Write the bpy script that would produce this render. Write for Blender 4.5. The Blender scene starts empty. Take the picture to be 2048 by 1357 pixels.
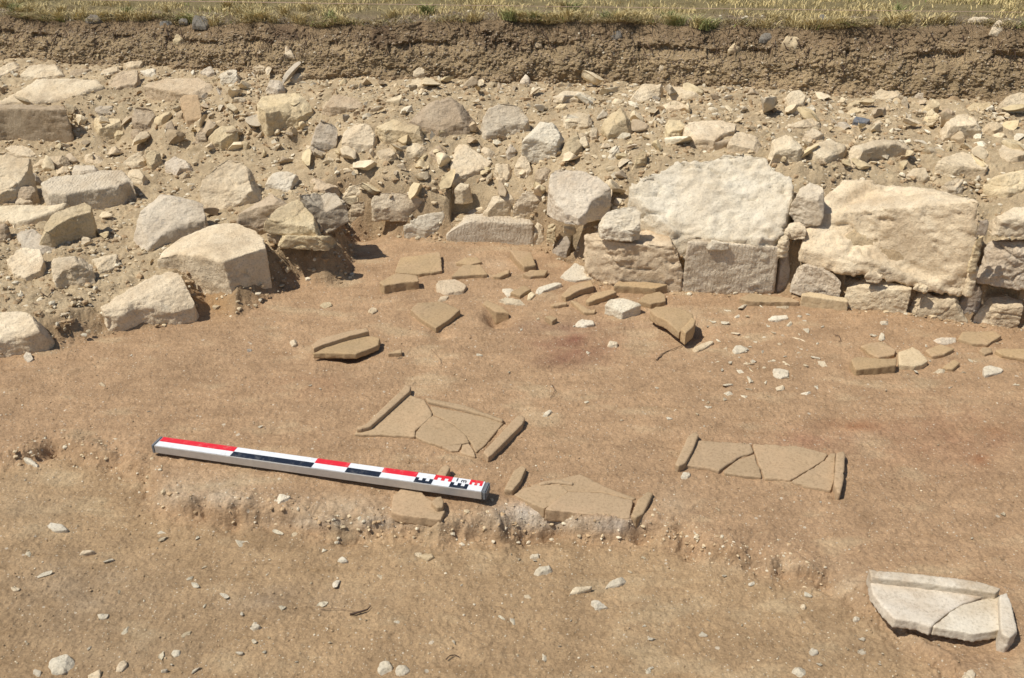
import bpy, bmesh, math, random
import numpy as np
from mathutils import Vector
R = math.radians
random.seed(7); rng = np.random.default_rng(11)
sc = bpy.context.scene
col = sc.collection

# ------------------------------------------------------------------ camera, sky, sun, exposure
CAMH = 1.525
PITCH = math.atan2(678.5 + 268.0, 1798.0)          # looking down into the trench
F = 1798.0
cd = bpy.data.cameras.new("camera"); cam = bpy.data.objects.new("camera", cd); col.objects.link(cam)
cam.location = (0, 0, CAMH); cam.rotation_euler = (math.pi/2 - PITCH, 0, 0)
cd.sensor_fit = 'HORIZONTAL'; cd.sensor_width = 23.6; cd.lens = 23.6*F/2048.0
cd.clip_start = 0.05; cd.clip_end = 500
sc.camera = cam
SUN = Vector((-0.50, -0.15, 0.85)).normalized()
el = math.asin(SUN.z); az = math.atan2(SUN.x, SUN.y)
w = bpy.data.worlds.new("World"); sc.world = w; w.use_nodes = True
nt = w.node_tree; nt.nodes.clear()
sky = nt.nodes.new('ShaderNodeTexSky'); sky.sky_type = 'NISHITA'; sky.sun_disc = False
sky.sun_elevation = el; sky.sun_rotation = az; sky.altitude = 300; sky.air_density = 1.0; sky.dust_density = 1.2
bgn = nt.nodes.new('ShaderNodeBackground'); bgn.inputs['Strength'].default_value = 0.085
wo = nt.nodes.new('ShaderNodeOutputWorld')
nt.links.new(sky.outputs[0], bgn.inputs[0]); nt.links.new(bgn.outputs[0], wo.inputs[0])
ld = bpy.data.lights.new("sun", 'SUN'); ld.energy = 4.6; ld.angle = R(0.53); ld.color = (1.0, 0.955, 0.875)
lo = bpy.data.objects.new("sun", ld); col.objects.link(lo)
lo.rotation_euler = SUN.to_track_quat('Z', 'Y').to_euler(); lo.location = (-3, -1, 6)
sc.view_settings.view_transform = 'Standard'; sc.view_settings.look = 'None'
sc.view_settings.exposure = 0.0; sc.view_settings.gamma = 1.0

# ------------------------------------------------------------------ view geometry (pixel -> place in the trench)
cp, sp_ = math.cos(PITCH), math.sin(PITCH)
def ray(x, y):
    X = (x - 1024.0)/F; Y = -(y - 678.5)/F
    return np.array([X, cp + Y*sp_, -sp_ + Y*cp])
def at(x, y, z=0.0):
    r = ray(x, y); t = (z - CAMH)/r[2]
    return np.array([r[0]*t, r[1]*t, z])
def zat(x, y, Y):
    r = ray(x, y); return CAMH + r[2]*Y/r[1]
def P(s):
    return [tuple(float(c) for c in q.split(',')) for q in s.split()]

# ------------------------------------------------------------------ numpy noise
_perm = rng.permutation(256); _perm = np.concatenate([_perm]*4)
_g = rng.normal(size=(256, 3)); _g /= np.linalg.norm(_g, axis=1)[:, None]
def perlin(x, y, z):
    xi = np.floor(x).astype(int); yi = np.floor(y).astype(int); zi = np.floor(z).astype(int)
    xf, yf, zf = x-xi, y-yi, z-zi
    u = xf*xf*xf*(xf*(xf*6-15)+10); v = yf*yf*yf*(yf*(yf*6-15)+10); w_ = zf*zf*zf*(zf*(zf*6-15)+10)
    xi &= 255; yi &= 255; zi &= 255
    def gr(a, b, c):
        h = _perm[_perm[_perm[(xi+a)] + (yi+b)] + (zi+c)]
        gg = _g[h]
        return gg[..., 0]*(xf-a) + gg[..., 1]*(yf-b) + gg[..., 2]*(zf-c)
    def L(a, b, t): return a + t*(b-a)
    return 1.5*L(L(L(gr(0,0,0), gr(1,0,0), u), L(gr(0,1,0), gr(1,1,0), u), v),
             L(L(gr(0,0,1), gr(1,0,1), u), L(gr(0,1,1), gr(1,1,1), u), v), w_)
def fbm(x, y, z, f, o, gain=0.5):
    s = 0; a = 1.0
    for i in range(o):
        s = s + a*perlin(x*f+7.3*i, y*f+3.1*i, z*f+1.7*i); a *= gain; f *= 2.03
    return s
def sstep(a, b, t):
    t = np.clip((t-a)/(b-a), 0, 1); return t*t*(3-2*t)

# ------------------------------------------------------------------ terrain description
FOOT_PX = P("-700,900 -300,790 0,712 60,705 130,690 200,668 300,655 350,640 395,615 405,590 440,608 472,628 545,590 600,562 650,572 690,562 702,520 690,462 740,478 880,496 1070,503 1130,530 1180,577 1350,590 1560,592 1700,622 1960,650 2100,665 2600,715")
FOOT = np.array([at(x, y, 0)[:2] for x, y in FOOT_PX])
UPPTS = """0,650,.09 100,620,.08 200,590,.075 300,560,.09 60,520,.10 280,500,.11 0,480,.13 150,480,.12 240,440,.14 100,385,.17 230,300,.20
400,430,.16 520,450,.17 560,420,.20 650,360,.22 690,420,.19 60,320,.20 350,320,.22 550,330,.24 150,285,.22 300,292,.23 450,305,.25 600,300,.27
610,505,.13 660,500,.13 560,500,.13 640,450,.17 30,275,.22 130,278,.22 30,205,.39 130,208,.39 250,215,.37 350,235,.36 440,240,.37 560,225,.40 300,150,.47 0,150,.46 150,130,.49 450,160,.48 600,175,.46
700,190,.465 700,260,.40 800,280,.38 800,340,.30 800,400,.20 700,390,.20 870,300,.35 900,400,.18 980,400,.20 1040,420,.17 960,350,.26 1080,440,.17
1150,440,.22 900,240,.43 1000,210,.455 1100,380,.28 1250,400,.28 1250,350,.36 1450,320,.45 1600,330,.44 1700,335,.42 1900,372,.38 2040,385,.38 1960,400,.34 1100,320,.35 1200,300,.40
1200,250,.44 1300,270,.44 1500,260,.465 1800,250,.475 2000,260,.475 2000,310,.46 2300,380,.44 -400,300,.20 -400,500,.14 -400,200,.38 1560,470,.22 1600,450,.25 1650,440,.28 1300,470,.18 1450,485,.19 1720,525,.20 1900,560,.22 1820,450,.32 1980,500,.26 2100,480,.3"""
BY = np.array([(-9, 7.2), (-5, 6.1), (-3.1, 5.62), (-1.17, 5.09), (-.06, 4.89), (.99, 4.81), (1.82, 4.54), (2.48, 4.38), (4, 4.0), (9, 2.9)])
BT = np.array([(-9, .68), (-3.2, .70), (-2.2, .715), (-1.2, .735), (-.06, .795), (1.0, .775), (1.9, .81), (2.6, .835), (9, .86)])
def baulk_y(x): return np.interp(x, BY[:, 0], BY[:, 1]) + 0.03*np.sin(x*3.1+1)*np.exp(-((x+1)/4)**2)
def lip_z(x): return np.interp(x, BT[:, 0], BT[:, 1])
def lip_d(x):
    x = np.asarray(x, float); return .17 + .07*perlin(x*2.1, x*0, x*0+31) + .035*perlin(x*6.3, x*0, x*0+32) + .012*perlin(x*19, x*0, x*0+33)
_c = []
for q in UPPTS.split():
    x, y, z = (float(v) for v in q.split(',')); p = at(x, y, z); _c.append((p[0], p[1], z))
for X in np.linspace(-6, 5, 14): _c.append((X, float(baulk_y(X)), .50))
_c = np.array(_c)
_D = np.hypot(_c[:, None, 0]-_c[None, :, 0], _c[:, None, 1]-_c[None, :, 1])
_A = np.zeros((len(_c)+3,)*2); _A[:-3, :-3] = _D + np.eye(len(_c))*-0.03
_A[:-3, -3:] = np.c_[np.ones(len(_c)), _c[:, :2]]; _A[-3:, :-3] = _A[:-3, -3:].T
_w = np.linalg.solve(_A, np.r_[_c[:, 2], 0, 0, 0])
def upS(X, Y):
    s = _w[-3] + _w[-2]*X + _w[-1]*Y
    for i in range(len(_c)): s = s + _w[i]*np.hypot(X-_c[i, 0], Y-_c[i, 1])
    return s
def segdist(X, Y, pl):
    d = np.full(X.shape, 1e9)
    for a, b in zip(pl[:-1], pl[1:]):
        e = b-a; t = np.clip(((X-a[0])*e[0]+(Y-a[1])*e[1])/(e@e), 0, 1)
        d = np.minimum(d, np.hypot(X-a[0]-t*e[0], Y-a[1]-t*e[1]))
    return d
def inpoly(X, Y, pl):
    c = np.zeros(X.shape, bool); n = len(pl)
    for i in range(n):
        x1, y1 = pl[i]; x2, y2 = pl[(i+1) % n]
        if y1 == y2: continue
        m = ((y1 > Y) != (y2 > Y)) & (X < (x2-x1)*(Y-y1)/(y2-y1)+x1)
        c ^= m
    return c
FOOTPOLY = np.vstack([FOOT, [(12, 2.0), (12, 20), (-12, 20), (-12, 2.0)]])
LEDGE_PX = P("-700,1000 -200,930 0,915 60,905 130,885 200,905 250,915 300,938 318,985 360,1005 450,1020 520,1018 600,1030 640,1045 700,1052 780,1035 880,1052 960,1040 1000,1046 1040,1040 1110,1032 1180,1050 1240,1052 1310,1050 1370,1072 1400,1092 1470,1105 1540,1125 1600,1138 1660,1152 1720,1185 1770,1215 1900,1330 2100,1500")
LEDGE = np.array([at(x, y, -0.01)[:2] for x, y in LEDGE_PX])
LEDGEPOLY = np.vstack([LEDGE, [(12, 1.0), (12, 20), (-12, 20), (-12, 1.9)]])
LH = np.array([(at(x, 1000)[0], h) for x, h in ((-400, .02), (0, .025), (130, .035), (300, .045), (600, .045), (700, .05), (900, .042), (1040, .055), (1300, .045), (1400, .035), (1650, .028), (1760, .008), (1900, 0))])
PITS = [(105, 893, .018, .035), (97, 905, .03, .014), (236, 905, .03, .02), (405, 1000, .02, .035), (470, 1035, .02, .03), (700, 1052, .035, .03), (1040, 1048, .04, .03), (1080, 1047, .04, .03), (1115, 1040, .03, .03), (1280, 1062, .02, .03), (1385, 1090, .03, .025), (1510, 1110, .03, .02), (1570, 1130, .02, .02), (1665, 1150, .03, .02),
        (1000, 638, .05, .05), (985, 628, .03, .03), (1390, 660, .05, .03), (700, 712, .05, .02), (880, 668, .04, .02), (430, 640, .09, .01), (1850, 1258, .06, .022), (1950, 1272, .07, .022), (1790, 1245, .03, .014), (740, 440, .06, .05), (730, 470, .05, .03),
        (370, 280, .06, .06), (600, 275, .05, .04), (230, 268, .05, .04), (1165, 428, .05, .05), (1420, 290, .05, .04), (1080, 300, .05, .05), (820, 320, .05, .05), (1000, 412, .03, .03), (1830, 330, .03, .03), (1150, 480, .04, .06)]
_pits = []
def T(X, Y, fine=True):
    X = np.atleast_1d(np.asarray(X, float)); Y = np.atleast_1d(np.asarray(Y, float)); Z0 = np.zeros_like(X)
    lo = 0.010*fbm(X, Y, Z0, 1.6, 3) + 0.03*sstep(2.9, 3.8, Y)*sstep(-1.2, -.3, X)
    lin = inpoly(X, Y, LEDGEPOLY); ld_ = segdist(X, Y, LEDGE) + 0.012*fbm(X, Y, Z0+3, 9, 3) + (.007*fbm(X, Y, Z0+13, 38, 2) if fine else 0)
    sd = np.where(lin, ld_, -ld_)
    h = np.interp(X, LH[:, 0], LH[:, 1])
    stp = sstep(0.010, -0.026, sd)
    lo = lo - h*stp*(1-0.35*sstep(-.05, -.5, sd)) + 0.35*h*np.exp(-(sd/.05)**2)*perlin(X*14, Y*14, Z0)
    fd = segdist(X, Y, FOOT); fi = inpoly(X, Y, FOOTPOLY)
    fs = np.where(fi, fd, -fd) + 0.02*fbm(X, Y, Z0+5, 7, 3)*(1-.75*sstep(-.72, -.60, X)) + (.006*fbm(X, Y, Z0+15, 34, 2) if fine else 0)
    wz = sstep(-.72, -.60, X)*sstep(2.0, 2.5, Y)      # along the built wall the earth keeps behind the blocks
    fs = np.where(wz > 0, fs*(1-.0*wz), fs)
    bl = sstep(-0.03+.045*wz, 0.10, fs)
    up = upS(X, Y) + 0.012*fbm(X, Y, Z0+9, 4, 3)
    z = lo*(1-bl) + up*bl
    if fine:
        rough = 0.15 + 0.85*sstep(-.08, .05, fs) + 0.9*np.exp(-((sd+.01)/.045)**2)*(h > .01)
        z = z + .006*np.exp(-((sd-.03)/.05)**2)*(h > .01)*np.abs(perlin(X*30, Y*30, Z0+21))
        z = z + rough*(0.009*fbm(X, Y, Z0+2, 20, 4, .6) + 0.006*np.abs(perlin(X*45, Y*45, Z0))) + 0.0024*fbm(X, Y, Z0+4, 60, 2) + .0016*fbm(X, Y, Z0+24, 17, 2)
        u_ = X*.82+Y*.57; v_ = -X*.57+Y*.82
        z = z + .0022*fbm(u_*9, v_*34, Z0+6, 1, 3, .6) - .0035*np.clip(fbm(u_*3.5, v_*16, Z0+16, 1, 2)-.45, 0, 1)
    for cx_, cy_, r_, d_ in _pits:
        z = z - d_*np.exp(-((X-cx_)**2+(Y-cy_)**2)/(r_*r_))
    return z
_ts = np.linspace(1.1, 8, 900)
def hit(x, y):
    r = ray(x, y); r = r/r[1]
    zz = CAMH + r[2]*_ts; g = T(r[0]*_ts, _ts, False)
    k = np.argmax(zz <= g)
    if not (zz <= g).any(): return at(x, y, 0)
    a, b = _ts[max(k-1, 0)], _ts[k]
    fa = CAMH + r[2]*a - g[max(k-1, 0)]; fb = CAMH + r[2]*b - g[k]
    t = a + (b-a)*fa/max(fa-fb, 1e-9)
    return np.array([r[0]*t, t, CAMH + r[2]*t])
_tmp = []
for x, y, r_, d_ in PITS:
    p = hit(x, y); _tmp.append((p[0], p[1], r_, d_))
_pits = _tmp

# ------------------------------------------------------------------ materials
def newmat(name):
    m = bpy.data.materials.new(name); m.use_nodes = True
    n = m.node_tree; b = n.nodes['Principled BSDF']; b.inputs['Roughness'].default_value = 0.9
    b.inputs['Specular IOR Level'].default_value = 0.2
    return m, n, b
def nd(n, t, **k):
    o = n.nodes.new(t)
    for a, v in k.items():
        if a in o.inputs: o.inputs[a].default_value = v
        else: setattr(o, a, v)
    return o
def ramp(n, src, stops):
    r = n.nodes.new('ShaderNodeValToRGB'); n.links.new(src, r.inputs[0])
    e = r.color_ramp.elements
    while len(e) < len(stops): e.new(0.5)
    for i, (p, c) in enumerate(stops):
        e[i].position = p; e[i].color = (*c, 1) if len(c) == 3 else c
    return r
def mixc(n, f, a, b, mode='MIX'):
    m = n.nodes.new('ShaderNodeMix'); m.data_type = 'RGBA'; m.blend_type = mode
    for s, v in ((m.inputs[0], f), (m.inputs[6], a), (m.inputs[7], b)):
        if hasattr(v, 'is_linked'): n.links.new(v, s)
        elif isinstance(v, (int, float)): s.default_value = v
        else: s.default_value = (*v, 1)
    return m.outputs[2]
def noise(n, vec, s, d=6, r=0.6, dist=0.0):
    t = nd(n, 'ShaderNodeTexNoise', Scale=s, Detail=d, Roughness=r, Distortion=dist)
    if vec is not None: n.links.new(vec, t.inputs['Vector'])
    return t.outputs['Fac']
def bump(n, h, b, dist, strength=1.0, prev=None):
    u = nd(n, 'ShaderNodeBump', Strength=strength, Distance=dist); n.links.new(h, u.inputs['Height'])
    if prev is not None: n.links.new(prev, u.inputs['Normal'])
    if b is not None: n.links.new(u.outputs[0], b.inputs['Normal'])
    return u.outputs[0]
def math_(n, op, a, b=None):
    m = n.nodes.new('ShaderNodeMath'); m.operation = op
    for i, v in enumerate((a, b)):
        if v is None: continue
        if hasattr(v, 'is_linked'): n.links.new(v, m.inputs[i])
        else: m.inputs[i].default_value = v
    return m.outputs[0]

def earth_mat(name, specks=True, bumpd=0.006):
    m, n, b = newmat(name)
    g = n.nodes.new('ShaderNodeNewGeometry').outputs['Position']
    at_ = n.nodes.new('ShaderNodeAttribute'); at_.attribute_name = 'Col'
    base = at_.outputs['Color']
    c1 = mixc(n, 1.0, base, ramp(n, noise(n, g, 9, 8, .65), [(0.3, (.82, .80, .78)), (0.7, (1.15, 1.13, 1.1))]).outputs[0], 'MULTIPLY')
    c2 = mixc(n, 1.0, c1, ramp(n, noise(n, g, 190, 4, .7), [(0.3, (.72, .71, .70)), (0.55, (1.0, 1.0, 1.0)), (0.75, (1.22, 1.2, 1.16))]).outputs[0], 'MULTIPLY')
    mp = n.nodes.new('ShaderNodeMapping'); mp.inputs['Rotation'].default_value = (0, 0, R(-32)); mp.inputs['Scale'].default_value = (5, 24, 8)
    n.links.new(g, mp.inputs[0])
    c2 = mixc(n, 1.0, c2, ramp(n, noise(n, mp.outputs[0], 1.6, 6, .7, .5), [(.3, (.86, .84, .80)), (.5, (1, 1, 1)), (.72, (1.12, 1.12, 1.10))]).outputs[0], 'MULTIPLY')
    out = c2
    if specks:
        for sc_, th, colr in ((70, .22, (.64, .56, .43)), (150, .25, (.68, .61, .48)), (38, .18, (.62, .53, .40)), (17, .15, (.60, .51, .38)), (24, .12, (.33, .22, .13))):
            v = nd(n, 'ShaderNodeTexVoronoi', Scale=float(sc_), feature='F1'); n.links.new(g, v.inputs['Vector'])
            nz = noise(n, g, sc_*2.1, 3)
            near = math_(n, 'LESS_THAN', math_(n, 'ADD', v.outputs['Distance'], math_(n, 'MULTIPLY', nz, .25)), th+.06)
            sep = n.nodes.new('ShaderNodeSeparateColor'); n.links.new(v.outputs['Color'], sep.inputs[0])
            pick = math_(n, 'GREATER_THAN', sep.outputs[0], .84)
            f = math_(n, 'MULTIPLY', math_(n, 'MULTIPLY', near, pick), .8)
            out = mixc(n, f, out, colr)
    n.links.new(out, b.inputs['Base Color'])
    h1 = bump(n, noise(n, g, 55, 8, .72), None, bumpd*1.6, .8)
    v = nd(n, 'ShaderNodeTexVoronoi', Scale=120.0, feature='SMOOTH_F1'); n.links.new(g, v.inputs['Vector'])
    h2 = bump(n, v.outputs['Distance'], None, bumpd*.5, .6, h1)
    bump(n, noise(n, g, 320, 4, .7), b, bumpd*.4, .8, h2)
    b.inputs['Roughness'].default_value = 1.0; b.inputs['Specular IOR Level'].default_value = .05
    return m
M = {}
M['ground'] = earth_mat('trench_earth'); M['bank'] = earth_mat('bank_earth', True, .016)
def stone_mat(name, a, c, dark, dusty=(.36, .26, .16), dustamt=.35, lichen=.45, scale=1.0, tool=False, bd=1.0):
    m, n, b = newmat(name)
    tc = n.nodes.new('ShaderNodeTexCoord').outputs['Object']
    oi = n.nodes.new('ShaderNodeObjectInfo')
    add = n.nodes.new('ShaderNodeVectorMath'); add.operation = 'ADD'
    mul = n.nodes.new('ShaderNodeVectorMath'); mul.operation = 'SCALE'; mul.inputs['Scale'].default_value = 31.0
    cb = n.nodes.new('ShaderNodeCombineXYZ'); n.links.new(oi.outputs['Random'], cb.inputs[0]); n.links.new(oi.outputs['Random'], cb.inputs[1])
    n.links.new(cb.outputs[0], mul.inputs[0]); n.links.new(tc, add.inputs[0]); n.links.new(mul.outputs[0], add.inputs[1])
    v = add.outputs[0]
    c0 = mixc(n, ramp(n, noise(n, v, 7*scale, 8, .62), [(.35, (0, 0, 0)), (.65, (1, 1, 1))]).outputs[0], a, c)
    c0 = mixc(n, math_(n, 'MULTIPLY', ramp(n, noise(n, v, 4.5*scale, 7, .7, .4), [(.48, (0, 0, 0)), (.66, (1, 1, 1))]).outputs[0], dustamt), c0, dusty)
    c0 = mixc(n, math_(n, 'MULTIPLY', ramp(n, noise(n, v, 16*scale, 10, .78), [(.56, (0, 0, 0)), (.68, (1, 1, 1))]).outputs[0], lichen), c0, dark)
    c0 = mixc(n, 1.0, c0, ramp(n, noise(n, v, 130*scale, 4, .7), [(.28, (.70, .68, .64)), (.5, (1, 1, 1)), (.8, (1.08, 1.07, 1.05))]).outputs[0], 'MULTIPLY')
    oc = mixc(n, 1.0, c0, oi.outputs['Color'], 'MULTIPLY')
    n.links.new(oc, b.inputs['Base Color'])
    h = bump(n, noise(n, v, 26*scale, 9, .7), None, .016*bd, .9)
    vo = nd(n, 'ShaderNodeTexVoronoi', Scale=85.0*scale, feature='F1'); n.links.new(v, vo.inputs['Vector'])
    h = bump(n, ramp(n, vo.outputs['Distance'], [(0.05, (0, 0, 0)), (.3, (1, 1, 1))]).outputs[0], None, .0022*bd, .5, h)
    if tool:
        wv = nd(n, 'ShaderNodeTexWave', Scale=20.0, Distortion=7.0, Detail=4.0); wv.bands_direction = 'X'
        wv.inputs['Detail Scale'].default_value = 2.0
        n.links.new(tc, wv.inputs['Vector']); h = bump(n, wv.outputs['Fac'], None, .0022, .6, h)
    bump(n, noise(n, v, 240*scale, 4, .7), b, .0022*bd, .9, h)
    b.inputs['Roughness'].default_value = .95; b.inputs['Specular IOR Level'].default_value = .1
    return m
CRE, YEL, GRY = (.79, .665, .475), (.69, .545, .36), (.28, .235, .175)
M['w'] = stone_mat('pale_limestone', CRE, YEL, GRY, dustamt=.5)
M['y'] = stone_mat('yellow_limestone', (.66, .54, .35), (.60, .47, .28), (.3, .23, .15), dustamt=.5)
M['g'] = stone_mat('lichen_grey_limestone', (.64, .555, .43), (.53, .44, .325), (.22, .20, .18), lichen=.8)
M['d'] = stone_mat('dusty_limestone', (.55, .44, .305), (.48, .37, .25), (.29, .23, .17), dustamt=.8)
M['x'] = stone_mat('white_limestone', (.83, .745, .585), (.74, .63, .46), (.4, .36, .3), dustamt=.25, lichen=.1)
M['l'] = stone_mat('tooled_limestone', (.64, .55, .42), (.54, .45, .33), GRY, dustamt=.5, tool=True)
M['s'] = stone_mat('blue_slate', (.15, .165, .19), (.19, .20, .215), (.09, .1, .11), dustamt=.5, lichen=.1, bd=.4)
M['k'] = stone_mat('grey_stone', (.20, .19, .17), (.27, .24, .2), (.1, .09, .08), dustamt=.4)
M['m'] = stone_mat('lime_mortar', (.60, .52, .42), (.48, .38, .28), (.3, .24, .18), dustamt=.7, scale=1.6, bd=.9)
M['t'] = stone_mat('fired_clay_tile', (.45, .315, .175), (.38, .275, .16), (.28, .2, .12), dusty=(.47, .33, .20), dustamt=.85, lichen=.25, bd=.22)
M['q'] = stone_mat('grey_buff_tile', (.435, .315, .195), (.395, .285, .172), (.3, .235, .16), dusty=(.47, .33, .20), dustamt=1.0, lichen=.2, bd=.2)
M['c'] = stone_mat('cream_tile', (.66, .53, .34), (.60, .46, .28), (.4, .28, .2), dustamt=.3, lichen=.15, bd=.25)
M['v'] = stone_mat('whitened_tile', (.64, .575, .47), (.54, .455, .34), (.45, .36, .26), dustamt=.6, lichen=.2, bd=.3)
def plain(name, c, rough=.5, metal=0.0, wear=None):
    m, n, b = newmat(name)
    tc = n.nodes.new('ShaderNodeTexCoord').outputs['Object']
    cc = mixc(n, 1.0, c, ramp(n, noise(n, tc, 60, 6, .7), [(.3, (.88, .88, .88)), (.7, (1.05, 1.05, 1.05))]).outputs[0], 'MULTIPLY')
    if wear: cc = mixc(n, math_(n, 'MULTIPLY', ramp(n, noise(n, tc, 38, 8, .75), [(.52, (0, 0, 0)), (.70, (1, 1, 1))]).outputs[0], .75), cc, wear)
    n.links.new(cc, b.inputs['Base Color']); b.inputs['Roughness'].default_value = rough; b.inputs['Metallic'].default_value = metal
    b.inputs['Specular IOR Level'].default_value = .4
    return m
M['alu'] = plain('brushed_aluminium', (.55, .54, .52), .5, .6)
M['red'] = plain('red_vinyl', (.68, .02, .035), .5, 0, (.6, .25, .2)); M['blk'] = plain('dark_vinyl', (.010, .016, .030), .45, 0, (.12, .12, .12))
M['wht'] = plain('white_vinyl', (.74, .76, .78), .5, 0, (.6, .56, .48)); M['cap'] = plain('grey_end_cap', (.16, .17, .18), .5)
M['string'] = plain('pale_string', (.62, .42, .32), .8)
def vcol_mat(name, trans=0.0):
    m, n, b = newmat(name); a = n.nodes.new('ShaderNodeAttribute'); a.attribute_name = 'Col'
    n.links.new(a.outputs['Color'], b.inputs['Base Color']); b.inputs['Roughness'].default_value = .85
    return m
M['grass'] = vcol_mat('grass_blades'); M['gravel'] = vcol_mat('loose_gravel'); M['root'] = plain('dry_root', (.30, .20, .12), .9)
M['rootd'] = plain('dark_root', (.09, .055, .035), .9)

# ------------------------------------------------------------------ object helpers
def mesh_obj(name, V, Fc, mat, parent=None, smooth=True, colr=None, loc=None):
    me = bpy.data.meshes.new(name)
    V = np.asarray(V, np.float32)
    if isinstance(Fc, np.ndarray):
        k = Fc.shape[1]; me.vertices.add(len(V)); me.vertices.foreach_set('co', V.ravel())
        me.loops.add(Fc.size); me.loops.foreach_set('vertex_index', Fc.ravel().astype(np.int32))
        me.polygons.add(len(Fc)); me.polygons.foreach_set('loop_start', np.arange(0, Fc.size, k, dtype=np.int32))
        me.update(calc_edges=True)
    else:
        me.from_pydata([tuple(v) for v in V], [], Fc); me.update()
    me.polygons.foreach_set('use_smooth', np.full(len(me.polygons), smooth))
    if colr is not None:
        a = me.color_attributes.new('Col', 'FLOAT_COLOR', 'POINT')
        a.data.foreach_set('color', np.c_[colr, np.ones(len(colr))].astype(np.float32).ravel())
    me.materials.append(M[mat]); o = bpy.data.objects.new(name, me); col.objects.link(o)
    if parent: o.parent = parent
    if loc is not None: o.location = loc
    return o
def tag(o, label=None, cat=None, group=None, kind=None):
    if label: o['label'] = label
    if cat: o['category'] = cat
    if group: o['group'] = group
    if kind: o['kind'] = kind
    return o
def empty(name, loc):
    o = bpy.data.objects.new(name, None); col.objects.link(o); o.location = loc; o.empty_display_size = .05; return o
CUTS = []      # (polygon xy, plane coefficients) : where earth must stay under a thing
_seed = [0]
def rock_mesh(name, top, zb, vox, smooth=4, facets=6, amp=.03, fine=.004, flare=1.02, origin=None, round_=0.0):
    """closed prism under the polygon `top` (N,3) down to zb, worn, chipped and roughened"""
    _seed[0] += 1; sd = _seed[0]*3.77; rs = np.random.default_rng(_seed[0])
    top = np.asarray(top, float); n = len(top)
    zb = np.broadcast_to(np.asarray(zb, float), (n,))
    if sum(top[i, 0]*top[(i+1) % n, 1]-top[(i+1) % n, 0]*top[i, 1] for i in range(n)) < 0: top = top[::-1]; zb = zb[::-1]
    c = top.mean(0); bot = top.copy(); bot[:, :2] = c[:2] + (top[:, :2]-c[:2])*flare; bot[:, 2] = zb
    bot[:, 2] = np.minimum(bot[:, 2], top[:, 2]-.012)
    V = np.vstack([top, bot]) - origin
    faces = [list(range(n)), list(range(2*n-1, n-1, -1))] + [[i, i+n, (i+1) % n+n, (i+1) % n] for i in range(n)]
    me = bpy.data.meshes.new('tmp'); me.from_pydata([tuple(v) for v in V], [], faces); me.update()
    o = bpy.data.objects.new('tmp', me); col.objects.link(o)
    m = o.modifiers.new('r', 'REMESH'); m.mode = 'VOXEL'; m.voxel_size = vox
    s = o.modifiers.new('s', 'SMOOTH'); s.iterations = smooth; s.factor = .6
    dg = bpy.context.evaluated_depsgraph_get(); ev = o.evaluated_get(dg)
    out = bpy.data.meshes.new_from_object(ev); bpy.data.objects.remove(o); bpy.data.meshes.remove(me)
    k = len(out.vertices); co = np.empty(k*3, np.float32); out.vertices.foreach_get('co', co); co = co.reshape(-1, 3).astype(float)
    size = float(np.ptp(co[:, 0])); H = float(np.ptp(co[:, 2])); S = max(.03, min(size, max(H, size*.4)))
    cc = co.mean(0)
    for i in range(facets):
        nv = rs.normal(size=3); nv[2] = abs(nv[2])*.9 + .1; nv /= np.linalg.norm(nv)
        d = (co-cc)@nv; lim = np.percentile(d, rs.uniform(87, 96)); ex = np.maximum(0, d-lim)
        co -= (ex*.92)[:, None]*nv
    out.vertices.foreach_set('co', co.astype(np.float32).ravel()); out.update()
    no = np.empty(k*3, np.float32); out.vertices.foreach_get('normal', no); no = no.reshape(-1, 3)
    p = co + sd
    f1 = 1.6/S
    d = amp*S*(fbm(p[:, 0], p[:, 1], p[:, 2], f1, 3, .5)) - amp*S*.6*np.abs(fbm(p[:, 0]+9, p[:, 1], p[:, 2], f1*2.6, 2))
    mk = np.clip(.55+.9*perlin(p[:, 0]*9, p[:, 1]*9, p[:, 2]*9), .12, 1.3)
    d = d + fine*mk*fbm(p[:, 0], p[:, 1], p[:, 2]*1.9, 24, 5, .66)
    cr = np.abs(perlin(p[:, 0]*7+4, p[:, 1]*7, p[:, 2]*12)); d = d - fine*1.3*np.clip(1-cr/.07, 0, 1)*np.clip(perlin(p[:, 0]*4, p[:, 1]*4, p[:, 2]*4+8)*3, 0, 1)
    co += no*d[:, None]
    out.vertices.foreach_set('co', co.astype(np.float32).ravel()); out.update()
    out.name = name; out.polygons.foreach_set('use_smooth', np.ones(len(out.polygons), bool))
    return out
def plane_fit(pts, Pt, tx, ty):
    """unproject pixel outline on the plane z = Pt.z + tx(x-Ptx) + ty(y-Pty)"""
    res = []
    for x, y in pts:
        r = ray(x, y); den = r[2]-tx*r[0]-ty*r[1]
        t = (Pt[2]-tx*Pt[0]-ty*Pt[1]-CAMH)/den
        res.append(r*t+np.array([0, 0, CAMH]))
    return np.array(res)
def foot_y(X):
    xs, ys = FOOT[17:, 0], FOOT[17:, 1]
    return float(np.interp(X, xs, ys))
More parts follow.
